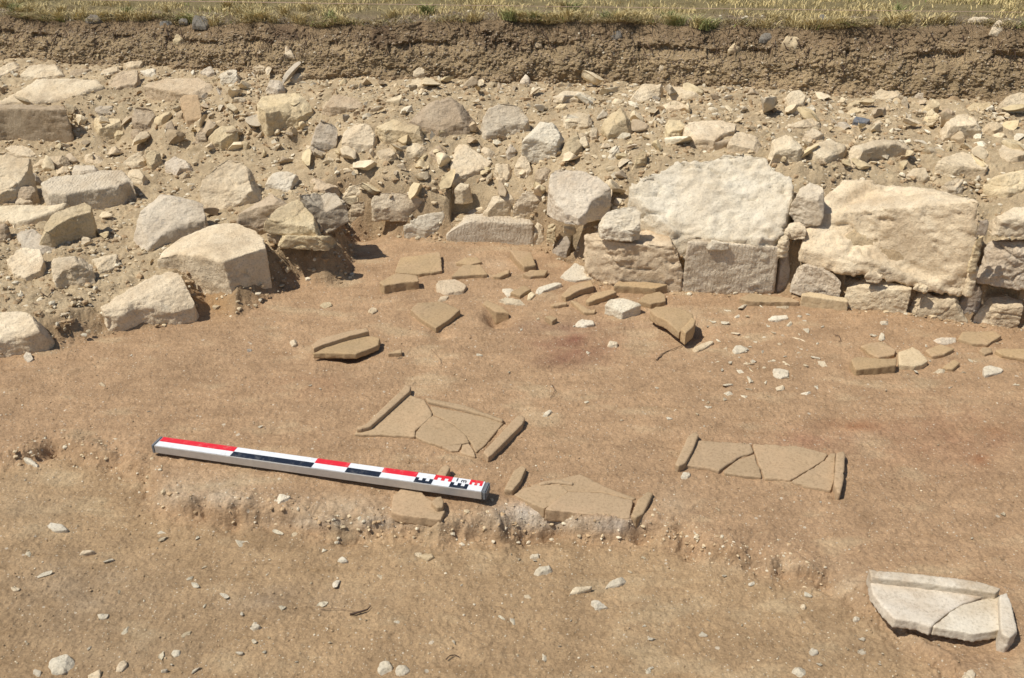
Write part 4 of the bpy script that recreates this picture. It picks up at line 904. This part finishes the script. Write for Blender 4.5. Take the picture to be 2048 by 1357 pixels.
# ------------------------------------------------------------------ grass, roots (uncountable)
def blades(n, xs, ys, zs, h0, h1, colfn, name, hang=0.0, wid=.0022):
    ang = rng.uniform(0, 2*math.pi, n); h = rng.uniform(h0, h1, n); ln = rng.uniform(.2, 1.3, n)*h
    la = rng.uniform(0, 2*math.pi, n); wv = wid*rng.uniform(.6, 1.5, n)
    bx, by = np.cos(ang)*wv, np.sin(ang)*wv
    dx, dy = np.cos(la)*ln, np.sin(la)*ln
    dy = dy - hang*h; up = h*(1-hang*.9)
    V = np.empty((n, 5, 3))
    V[:, 0] = np.c_[xs-bx, ys-by, zs-.004]; V[:, 1] = np.c_[xs+bx, ys+by, zs-.004]
    V[:, 2] = np.c_[xs-bx*.8+dx*.35, ys-by*.8+dy*.35, zs+up*.55]; V[:, 3] = np.c_[xs+bx*.8+dx*.35, ys+by*.8+dy*.35, zs+up*.55]
    V[:, 4] = np.c_[xs+dx, ys+dy, zs+up*(.9-.5*hang)]
    k = np.arange(n)[:, None]*5
    Fq = [tuple(a) for a in np.concatenate([k+np.array([[0, 1, 3]]), k+np.array([[0, 3, 2]]), k+np.array([[2, 3, 4]])], 0)]
    Fq = np.array(Fq)
    c = np.repeat(colfn(n, xs, ys), 5, 0)
    return mesh_obj(name, V.reshape(-1, 3), Fq, 'grass', smooth=False, colr=c)
def gcol(n, xs, ys):
    g = sstep(.0, .7, perlin(xs*1.3, ys*1.3, xs*0+2)+rng.normal(0, .35, n) + .30*sstep(1.2, 2.2, xs) - .55)[:, None]
    dry = np.array((.68, .54, .26))*(rng.uniform(.6, 1.25, n)[:, None]); grn = np.array((.20, .25, .055))*(rng.uniform(.6, 1.3, n)[:, None])
    return dry*(1-g)+grn*g
n = 75000
xs = rng.uniform(-4.6, 3.8, n); s = rng.uniform(.02, 1, n)**.8*1.7; ys = baulk_y(xs)+lip_d(xs)+s
bare = .16 + .10*perlin(xs*1.1, xs*0, xs*0+4) + .12*sstep(.4, 1.2, xs)
keep = (rng.uniform(size=n) < sstep(bare-.10, bare+.12, s)*(.05+1.0*sstep(-.25, .45, perlin(xs*3.2, ys*3.2, xs*0)+.4*perlin(xs*9, ys*9, xs*0)))) 
xs, ys = xs[keep], ys[keep]
tag(blades(len(xs), xs, ys, field_z(xs, ys), .012, .036, gcol, 'grass'), None, None, None, 'stuff')
n = 42000
xs = rng.uniform(-4.2, 3.4, n); tuft = sstep(-.15, .5, perlin(xs*2.6, xs*0, xs*0+12)); keep = rng.uniform(size=n) < tuft*.9+.06; xs = xs[keep]
ys = baulk_y(xs)+lip_d(xs)+rng.uniform(-.02, .14, len(xs))
def gcol2(n, xs, ys):
    g = (rng.uniform(size=n) < .22*sstep(0, .6, perlin(xs*1.7, xs*0, xs*0+1))+.04)[:, None]
    return np.where(g, np.array((.22, .28, .06)), np.array((.46, .36, .18)))*(rng.uniform(.55, 1.2, n)[:, None])
tag(blades(len(xs), xs, ys, field_z(xs, np.maximum(ys, baulk_y(xs)+lip_d(xs))), .02, .10, gcol2, 'hanging_grass', .6, .002), None, None, None, 'stuff')
cxs = rng.uniform(-4.0, 3.3, 110); cof = rng.uniform(-.02, .5, 110)**1.0; per = rng.integers(60, 170, 110)
cof = np.where(rng.uniform(size=110) < .55, rng.uniform(-.02, .06, 110), np.abs(cof))
xs = np.repeat(cxs, per)+rng.normal(0, .018, per.sum()); off_ = np.repeat(cof, per)+rng.normal(0, .012, per.sum()); ys = baulk_y(xs)+lip_d(xs)+off_
gsel = np.repeat(rng.uniform(size=110) < .2, per)
tcol = np.where(gsel[:, None], np.array((.34, .35, .14)), np.array((.62, .50, .25)))*rng.uniform(.6, 1.2, (len(xs), 1))
tag(blades(len(xs), xs, ys, field_z(xs, np.maximum(ys, baulk_y(xs)+lip_d(xs))), .03, .095, lambda n, a, b: tcol, 'grass_tufts', .15, .002), None, None, None, 'stuff')
def tubes(paths, rad, mat, name):
    V, Fc = [], []
    for pth in paths:
        n = len(pth); b0 = len(V)
        for i, p in enumerate(pth):
            r = rad*(1-.6*i/n)*(pth[0][3] if len(pth[0]) > 3 else 1)
            d = Vector(pth[min(i+1, n-1)][:3])-Vector(pth[max(i-1, 0)][:3]); d.normalize()
            a = d.orthogonal().normalized(); c = d.cross(a)
            for k in range(4):
                t = k*math.pi/2; V.append(tuple(Vector(p[:3])+(a*math.cos(t)+c*math.sin(t))*r))
        for i in range(n-1):
            for k in range(4):
                Fc.append((b0+i*4+k, b0+i*4+(k+1) % 4, b0+(i+1)*4+(k+1) % 4, b0+(i+1)*4+k))
    return mesh_obj(name, V, Fc, mat)
def rootpaths(n, v0, v1, l0, l1):
    ps = []
    for i in range(n):
        x = random.uniform(-3.9, 3.3); v = random.uniform(v0, v1); y0 = float(baulk_y(x)); zt0 = float(lip_z(x)); L = random.uniform(l0, l1)
        x_, z_ = x, .5+(zt0-.5)*v; pth = []; dx = random.uniform(-.6, .6)
        for k in range(6):
            vv = (z_-.5)/(zt0-.5); y_ = y0+float(lip_d(x_))*max(vv, 0.0)**1.3-.022-.012*math.sin(k*1.1)-random.uniform(0, .012)
            pth.append((x_, y_, z_, random.uniform(.6, 1.6)))
            x_ += L/6*dx+random.uniform(-.005, .005); z_ -= L/6*random.uniform(.5, 1.0)
            if z_ < .49: break
        if len(pth) > 2: ps.append(pth)
    return ps
tag(tubes(rootpaths(420, .45, .97, .03, .15), .0017, 'rootd', 'dark_roots'), None, None, None, 'stuff')
tag(tubes(rootpaths(360, .5, 1.0, .04, .15), .0016, 'root', 'pale_roots'), None, None, None, 'stuff')

def ground_z(X, Y):      # nearest grid height
    fy = (Y-ysp[0])/(baulk_y(X)+.06-ysp[0]); r_i = np.clip(np.searchsorted(fr, fy), 0, NY-1)
    hw = 0.66*Y + 0.60 + 0.9*sstep(2.2, 5, Y); c_i = np.clip(((X/hw+1)/2*(NX-1)).round().astype(int), 0, NX-1)
    return Zg[r_i, c_i]

# ------------------------------------------------------------------ small rubble: one mesh per shape, many stones
def chip_mesh(i, flat=1.0, sub=3):
    bm = bmesh.new(); bmesh.ops.create_icosphere(bm, subdivisions=sub, radius=.5)
    rs = np.random.default_rng(900+i); co = np.array([v.co[:] for v in bm.verts])
    co *= np.array([1, rs.uniform(.6, .95), rs.uniform(.45, .8)*flat])
    for k in range(rs.integers(9, 16)):
        nv = rs.normal(size=3); nv /= np.linalg.norm(nv); d = co@nv; lim = np.percentile(d, rs.uniform(58, 86))
        co -= (np.maximum(0, d-lim)*.95)[:, None]*nv
    no = co/np.linalg.norm(co, axis=1)[:, None]
    co += no*(.035*fbm(co[:, 0]+i, co[:, 1], co[:, 2], 3, 4))[:, None]
    co *= np.array([1, .8, .72])[None]*.5/np.abs(co).max(0)[None]*np.array([1, rs.uniform(.8, 1.2), rs.uniform(.8, 1.25)*flat])
    for v, c in zip(bm.verts, co): v.co = c*.04
    me = bpy.data.meshes.new('small_rubble_stone'); bm.to_mesh(me); bm.free()
    me.polygons.foreach_set('use_smooth', np.ones(len(me.polygons), bool)); return me
CH = {}
def chips(k): 
    if k not in CH: CH[k] = chip_mesh(k % 14, 1.0 if k < 100 else .5, 4)
    return CH[k]
def px_in_used(x, y, pad=0):
    for u in USED:
        if u[:, 0].min()-pad < x < u[:, 0].max()+pad and u[:, 1].min()-pad < y < u[:, 1].max()+pad:
            cpx = u.mean(0); q = cpx + (u-cpx)*1.12
            if inpoly(np.array([float(x)]), np.array([float(y)]), q)[0]: return True
    return False
LIT = {'w': 'small pale limestone piece in the rubble of the ruined wall', 'd': 'small dusty brown stone in the rubble of the ruined wall', 'g': 'small grey stone in the rubble of the ruined wall',
       'y': 'small yellowish stone in the rubble of the ruined wall', 'x': 'small white stone in the rubble of the ruined wall', 'k': 'small dark stone in the soil face'}
variants = {}
placed = []
LABS = []
_cut = (' with ', ' right of', ' left of', ' behind', ' beside', ' below', ' in the', ' at the', ' on the', ' under', ' above', ' lying', ' cut by', ' over ', ' casting', ' standing', ' set ', ' in front', ' near', ' of the ', ' next to', ' between', ' and ', ' between', ' half ', ' sticking', ' showing', ' from ', ' touching', ' alone', ' perched', ' to the', ' farther', ' leaning', ' overhanging', ' filling', ' stuck', ' wedged', ' poking', ' propping', ' arching')
def short(l):
    l = l.split(',')[0]
    for c in _cut:
        i = l.find(c, 8)
        if i > 0: l = l[:i]
    return l
SEENL = {}
def near_label(x, y, wpx, mat, base):
    what = {'w': 'pale', 'd': 'dusty brown', 'g': 'grey', 'y': 'yellowish', 'x': 'white', 'k': 'dark'}[mat]
    kind = 'chip' if base == CHL else 'stone'
    best = sorted(LABS, key=lambda q: (q[0]-x)**2+((q[1]-y)*1.6)**2)
    for q in best[:4]:
        dx, dy = x-q[0], y-q[1]
        d = 'just left of' if dx < -abs(dy)*1.2 else 'just right of' if dx > abs(dy)*1.2 else 'just behind' if dy < 0 else 'just in front of'
        for sz in (('small',) if wpx > 13 else ('tiny',)):
            l = '%s %s %s %s the %s' % (sz, what, kind, d, q[2])
            if l not in SEENL: SEENL[l] = 1; return l
    return base or LIT[mat]
def put_chip(x, y, wpx, mat, sink=.22, label=None, group=None, name='small_rubble_stone', flat=False, hitfn=hit, cat='stone', tint=1.0):
    p = hitfn(x, y); s = wpx*(p[1]*cp+(CAMH-p[2])*sp_)/F
    k = random.randrange(14)+(100 if flat else 0); key = (k, mat)
    if key not in variants:
        m_ = chips(k).copy(); m_.materials.append(M[mat]); variants[key] = m_
    o = bpy.data.objects.new(name, variants[key]); col.objects.link(o)
    o.scale = (s/.04, s/.04*random.uniform(.7, 1.1), s/.04*random.uniform(.7, 1.1))
    o.rotation_euler = (random.uniform(-.35, .35), random.uniform(-.35, .35), random.uniform(0, 6.28)) 
    if hitfn is hit:
        zz = float(ground_z(np.array([p[0]]), np.array([p[1]+s*.2]))[0]); hz = .25*(.5 if flat else 1)*o.scale[2]*.04
        o.location = (p[0], p[1]+s*.2, zz+hz*(1-2*sink)) if not flat else (p[0], p[1]+s*.2, zz+.0035-hz*.7)
        if flat: o.rotation_euler = (random.uniform(-.06, .06), random.uniform(-.06, .06), random.uniform(0, 6.28))
    else: o.location = (p[0], p[1]+s*.1, p[2])
    t = tint*random.uniform(.88, 1.12); o.color = (t, t, t*random.uniform(.95, 1), 1)
    tag(o, near_label(x, y, wpx, mat, label), cat, group or 'small stones in the rubble of the ruined wall')
    placed.append((x, y, wpx)); return o
def free(x, y, wpx):
    if px_in_used(x, y, 2): return False
    if abs(x-1722) < 34 and abs(y-238) < 16: return False
    for a, b, c in placed:
        if abs(a-x) < (c+wpx)*.36 and abs(b-y) < (c+wpx)*.17: return False
    return True
def scatter(n, x0, x1, yfn0, yfn1, w0, w1, mats, tries=40, **kw):
    c = 0
    for _ in range(n*tries):
        if c >= n: break
        x = random.uniform(x0, x1); y = random.uniform(yfn0(x), yfn1(x)); wpx = w0+(w1-w0)*random.random()**1.6
        if free(x, y, wpx): put_chip(x, y, wpx, random.choice(mats), **kw); c += 1
top_ = lambda x: float(np.interp(x, [0, 600, 1000, 1400, 1750, 2048], [128, 158, 172, 182, 205, 222]))
from collections import Counter
_cn = Counter(short(l[2]) for l in LB)
LABS.extend((a, b, short(l)) for a, b, l in LB if _cn[short(l)] == 1)
CHL = 'small pale chip set flat in the brown earth floor'
scatter(175, 380, 2060, lambda x: top_(x), lambda x: top_(x)+125, 20, 66, 'wwwdydgx')
scatter(30, 690, 1250, lambda x: 300, lambda x: 440, 26, 62, 'wwdy')
scatter(45, 660, 2060, lambda x: 270, lambda x: 345 if x > 1240 else 440, 14, 44, 'wwdyy')
scatter(50, 0, 700, lambda x: 225, lambda x: 335, 20, 60, 'wdydw')
scatter(26, 0, 660, lambda x: 330, lambda x: 500, 14, 46, 'wwdy')
scatter(16, 0, 240, lambda x: 500, lambda x: 640, 7, 16, 'wwx', sink=.5)
def bhit(x, y):
    r = ray(x, y); Y = 4.8
    for _ in range(6):
        X = r[0]*Y/r[1]; z = CAMH+r[2]*Y/r[1]; Y = float(baulk_y(X))+float(lip_d(X))*max(0, min(1, (z-.5)/max(.1, float(lip_z(X))-.5)))**1.3-.012
    return np.array([r[0]*Y/r[1], Y-.01, CAMH+r[2]*Y/r[1]])
BKL = 'small stone embedded in the cut soil face'
scatter(45, 0, 2048, lambda x: top_(x)-75, lambda x: top_(x)-8, 7, 18, 'wdgyk', hitfn=bhit, label=BKL, group='small stones embedded in the soil face', name='embedded_stone')
CHL = 'small pale chip set flat in the brown earth floor'
def chipfield(n, x0, x1, y0, y1, w0, w1):
    scatter(n, x0, x1, lambda x: y0, lambda x: y1, w0, w1, 'xxw', flat=True, sink=.72, label=CHL, group='small pale chips set in the earth floor', name='pale_chip', tint=.92)
chipfield(62, 1425, 1650, 615, 805, 10, 34)
chipfield(14, 1640, 2040, 655, 790, 8, 22)
chipfield(12, 700, 1420, 600, 760, 6, 18)
chipfield(10, 0, 700, 700, 880, 6, 14)
chipfield(10, 1000, 1420, 740, 900, 6, 16)
chipfield(34, 20, 700, 1060, 1350, 9, 34)
chipfield(26, 700, 1500, 1090, 1350, 8, 28)
chipfield(18, 1400, 2040, 1000, 1350, 6, 20)

# loose gravel and crumbs nobody could count
def crumbs(name, X, Y, Z, S, colr, sub=1):
    bm = bmesh.new(); bmesh.ops.create_icosphere(bm, subdivisions=sub, radius=.5)
    b = np.array([v.co[:] for v in bm.verts])
    if sub > 1:
        for k in range(9):
            nv = rng.normal(size=3); nv /= np.linalg.norm(nv); d = b@nv; b = b-(np.maximum(0, d-np.percentile(d, 68))*.95)[:, None]*nv
    f = np.array([[v.index for v in q.verts] for q in bm.faces]); bm.free()
    n = len(X); nvt = len(b)
    a = rng.uniform(0, 6.28, n); j = rng.uniform(.7, 1.3, (n, nvt, 1)) if sub == 1 else rng.uniform(.93, 1.07, (n, nvt, 1)); V = b[None]*j*np.stack([S, S*rng.uniform(.6, 1, n), S*rng.uniform(.4, .8, n)], -1)[:, None]
    ca, sa = np.cos(a)[:, None], np.sin(a)[:, None]
    V = np.stack([V[..., 0]*ca-V[..., 1]*sa, V[..., 0]*sa+V[..., 1]*ca, V[..., 2]], -1) + np.stack([X, Y, Z], -1)[:, None]
    Fq = (f[None]+np.arange(n)[:, None, None]*nvt).reshape(-1, 3)
    tag(mesh_obj(name, V.reshape(-1, 3), Fq, 'gravel', smooth=False, colr=np.repeat(colr, nvt, 0)), None, None, None, 'stuff')
def scat_px(n, x0, x1, y0, y1):
    X, Y = [], []
    x = rng.uniform(x0, x1, n); y = rng.uniform(y0, y1, n); z = 0.0 if y0 > 640 else .2
    for a, b_ in zip(x, y):
        p = at(a, b_, z); X.append(p[0]); Y.append(p[1])
    return np.array(X), np.array(Y)
earthc = np.array((.40, .28, .16)); palec = np.array((.68, .59, .43)); dustc = np.array((.50, .395, .25))
def mixcol(n, pal, w):
    k = rng.choice(len(pal), n, p=w); return np.array(pal)[k]*rng.uniform(.8, 1.15, (n, 1))
X, Y = scat_px(13000, -60, 2110, 645, 1365)
S = .0015+.0055*rng.uniform(size=len(X))**5; crumbs('loose_gravel', X, Y, ground_z(X, Y)+S*.1, S, mixcol(len(X), [earthc*1.0, palec, dustc], [.66, .12, .22]))
X = rng.uniform(-3.4, 3.2, 60000); Y = rng.uniform(2.7, 5.5, 60000)
fsx = np.where(inpoly(X, Y, FOOTPOLY), 1, -1)*segdist(X, Y, FOOT); k = (fsx > -.03) & (Y < baulk_y(X)); X, Y = X[k], Y[k]
S = .003+.030*rng.uniform(size=len(X))**6; crumbs('rubble_gravel', X, Y, ground_z(X, Y)+S*.02, S, mixcol(len(X), [earthc*1.0, palec*.95, dustc*1.1], [.4, .24, .36]))
NL = 2200
t = rng.uniform(0, 1, NL); i = rng.integers(2, len(LEDGE)-5, NL); Pq = LEDGE[i]+(LEDGE[i+1]-LEDGE[i])*t[:, None]
X = Pq[:, 0]+rng.normal(0, .02, NL); Y = Pq[:, 1]+rng.normal(.012, .035, NL)
S = .002+.016*rng.uniform(size=len(X))**5; crumbs('mortar_crumbs', X, Y, ground_z(X, Y)-S*.2, S, mixcol(len(X), [earthc*1.15, palec*.95, dustc*1.15], [.35, .3, .35]))
X = rng.uniform(-3.4, 3.2, 30000); Y = rng.uniform(3.0, 5.5, 30000); zq = ground_z(X, Y); pxx, pyy = project(X, Y, zq)
fsx = np.where(inpoly(X, Y, FOOTPOLY), 1, -1)*segdist(X, Y, FOOT)
dens = .25 + .75*sstep(330, 230, pyy)*sstep(250, 500, pxx); k = (fsx > .06) & (Y < baulk_y(X)) & (rng.uniform(size=30000) < dens*.8)
for u in USED:
    if u[:, 1].max() < 700:
        c_ = u.mean(0); k &= ~inpoly(pxx, pyy, c_+(u-c_)*1.08)
X, Y, zq = X[k], Y[k], zq[k]
for q in range(4):
    m_ = rng.integers(0, 4, len(X)) == q; S = .012+.068*rng.uniform(size=m_.sum())**2.6
    crumbs('rubble_spread', X[m_], Y[m_], zq[m_]-S*.12, S, mixcol(int(m_.sum()), [earthc*1.1, palec, dustc*1.15], [.2, .42, .38]), 2)
nn = 22000; X = rng.uniform(-3.9, 3.3, nn); v_ = rng.uniform(0, .85, nn); Zc = .5+(lip_z(X)-.5)*v_
iu = np.clip(((X+5.6)/10.2*(NU-1)).round().astype(int), 0, NU-1); iv = np.clip(((v_+.12)/1.12*(NB-1)).round().astype(int), 0, NB-1)
S = .003+.014*rng.uniform(size=nn)**5; crumbs('soil_crumbs', X, Yb[iv, iu], Zb2[iv, iu], S, mixcol(nn, [np.array((.40, .31, .21)), np.array((.30, .22, .15)), palec*.8], [.6, .33, .07]))
X = rng.uniform(-3.9, 3.3, 1800); s_ = rng.uniform(0, .3, 1800)**1.0; Y = baulk_y(X)+lip_d(X)+s_
S = .006+.02*rng.uniform(size=1800)**3; crumbs('turf_edge_gravel', X, Y, field_z(X, Y), S, mixcol(1800, [np.array((.24, .175, .115)), palec*.9, np.array((.2, .19, .18))], [.6, .3, .1]))

# ------------------------------------------------------------------ one metre scale bar
ZB = .030
A_, B_, C_ = at(323, 873.5, ZB+.012), at(978, 964.5, ZB+.012), None
A_, B_ = at(322, 873.5, .034), at(978, 964.5, .046)
ax = Vector(B_-A_); L_ = ax.length; ax.normalize(); side = ax.cross(Vector((0, 0, 1))).normalized()     # towards the camera
upv = side.cross(ax).normalized()
if upv.z < 0: upv = -upv
bar = empty('scale_bar', Vector(A_)); tag(bar, 'one metre archaeological scale bar, red, white and black, lying on the earth floor', 'scale bar')
from mathutils import Matrix
bar.matrix_world = Matrix.Translation(Vector(A_)) @ Matrix((ax, side, upv)).transposed().to_4x4()
W_, Hh = .047, .026
def lbox(name, x0, x1, y0, y1, z0, z1, mat, bev=0.0):
    bm = bmesh.new(); bmesh.ops.create_cube(bm, size=1)
    for v in bm.verts: v.co = ((x0+x1)/2+v.co.x*(x1-x0), (y0+y1)/2+v.co.y*(y1-y0), (z0+z1)/2+v.co.z*(z1-z0))
    if bev: bmesh.ops.bevel(bm, geom=bm.edges[:], offset=bev, segments=2, affect='EDGES')
    me = bpy.data.meshes.new(name); bm.to_mesh(me); bm.free(); me.materials.append(M[mat])
    o = bpy.data.objects.new(name, me); col.objects.link(o); o.parent = bar; return o
lbox('body', .006, L_-.008, 0, W_, -Hh, 0, 'alu', .0015)
lbox('end_cap', -.002, .0055, -.0005, W_+.0005, -Hh-.0005, .0005, 'cap', .001)
lbox('end_cap', L_-.0075, L_+.004, -.0005, W_+.0005, -Hh-.0005, .0005, 'cap', .003)
lbox('white_strip', .010, L_-.010, .0015, W_-.0015, 0, .0006, 'wht')
U = (L_)/1.0; hw = W_/2
def cell(x0, x1, back, mat, e=False):
    x0 = max(.010, x0*U); x1 = min(L_-.014, x1*U)
    y0, y1 = (.0015, hw) if back else (hw, W_-.0015)
    if not e: lbox(mat_name[mat], x0, x1, y0, y1, .0008, .0011, mat); return
    d = (x1-x0)/5; V, Fc = [], []
    ya, yb_, yc = (y0, (y0+y1)/2, y1) if back else (y1, (y0+y1)/2, y0)
    def rect(a, b, c, e_):
        k = len(V); V.extend([(a, c, .0011), (b, c, .0011), (b, e_, .0011), (a, e_, .0011)]); Fc.append((k, k+1, k+2, k+3))
    rect(x0, x1, ya, yb_)
    for k in (0, 2, 4): rect(x0+k*d, x0+(k+1)*d, yb_, yc)
    mesh_obj(mat_name[mat], V, Fc, mat, parent=bar, smooth=False)
mat_name = {'red': 'red_marking', 'blk': 'black_marking'}
cell(0, .25, True, 'red'); cell(.25, .50, False, 'blk'); cell(.50, .60, True, 'red'); cell(.60, .70, False, 'blk'); cell(.70, .80, True, 'red')
cell(.80, .85, False, 'blk', True); cell(.85, .90, True, 'red', True); cell(.90, .95, False, 'blk', True); cell(.95, 1.0, True, 'red', True)
tcu = bpy.data.curves.new('lettering', 'FONT'); tcu.body = '1 m'; tcu.size = .021; tcu.align_x = 'CENTER'; tcu.align_y = 'CENTER'; tcu.offset = .0003
to = bpy.data.objects.new('tmp', tcu); col.objects.link(to)
dg = bpy.context.evaluated_depsgraph_get(); tme = bpy.data.meshes.new_from_object(to.evaluated_get(dg)); bpy.data.objects.remove(to)
tme.name = 'lettering'; tme.materials.clear(); tme.materials.append(M['blk']); to = bpy.data.objects.new('lettering', tme); col.objects.link(to); to.parent = bar
to.location = (.925*U, hw*.52, .0016); to.rotation_euler = (0, 0, 0); to.scale = (1.0, -1.0, 1)
# ------------------------------------------------------------------ string along the turf edge, twigs
pth = []
for x, y in ((-300, -4), (60, -1), (300, 2), (520, 5), (700, 8), (1000, 12), (1374, 17), (1700, 21), (2047, 25), (2400, 30)):
    Xs = at(x, y, .84)[0]*.93; 
    r = ray(x, y); Y = 5.2
    for _ in range(6): Y = float(baulk_y(r[0]*Y/r[1]))+.30
    pth.append((r[0]*Y/r[1], Y, CAMH+r[2]*Y/r[1]))
tag(tubes([pth], .0022, 'string', 'string_line'), 'thin taut string line stretched along the grass behind the trench edge', 'string')
TW = r"""
thin dry twig curling on the floor below the split tile corner|1312,722 1322,712 1336,704 1350,700 1362,694 1374,686 1376,676|.0022|root
forked rootlet on the floor below the largest sherd|862,700 872,712 880,720 882,730 878,736|.0013|root
dark twig on the sand of the left platform|108,578 104,588 96,596 84,590 80,584|.002|rootd
curved grey twig beside the dark twig on the left platform|66,608 78,612 92,614 104,612|.0018|root
tiny dark twig above the wide zigzag tile|1670,672 1678,676 1682,684 1676,688|.0016|rootd
thin crack coloured twig above the cobbles|1104,772 1110,784 1106,792 1100,800|.0012|rootd
pair of pale straws left of the lower centre|642,1222 665,1221 690,1222 720,1228|.0011|root
dry brown leaf stalk in the lower centre|700,1232 722,1228 735,1222 742,1216|.0028|rootd
red brown twig hanging at the foot of the rough block|1325,566 1334,556 1345,553 1352,562 1356,574|.0016|root
thin root crossing the earth under the big triangular stone|876,366 895,368 908,368 905,378 890,384 880,388|.0016|rootd
small twig at the bottom centre|892,1322 900,1316 910,1313 918,1318|.0015|rootd
"""
for ln in TW.strip().split('\n'):
    lab, poly, rr, m = ln.split('|'); pp = []
    for i, (x, y) in enumerate(P(poly)):
        p = hit(x, y); pp.append((p[0], p[1], p[2]+.004+.003*(i % 2)))
    q = []
    for a, b_ in zip(pp[:-1], pp[1:]):
        q += [tuple(np.array(a)+(np.array(b_)-np.array(a))*t) for t in (0, .5)]
    q.append(pp[-1]); tag(tubes([q], float(rr), m, 'twig'), lab, 'twig')
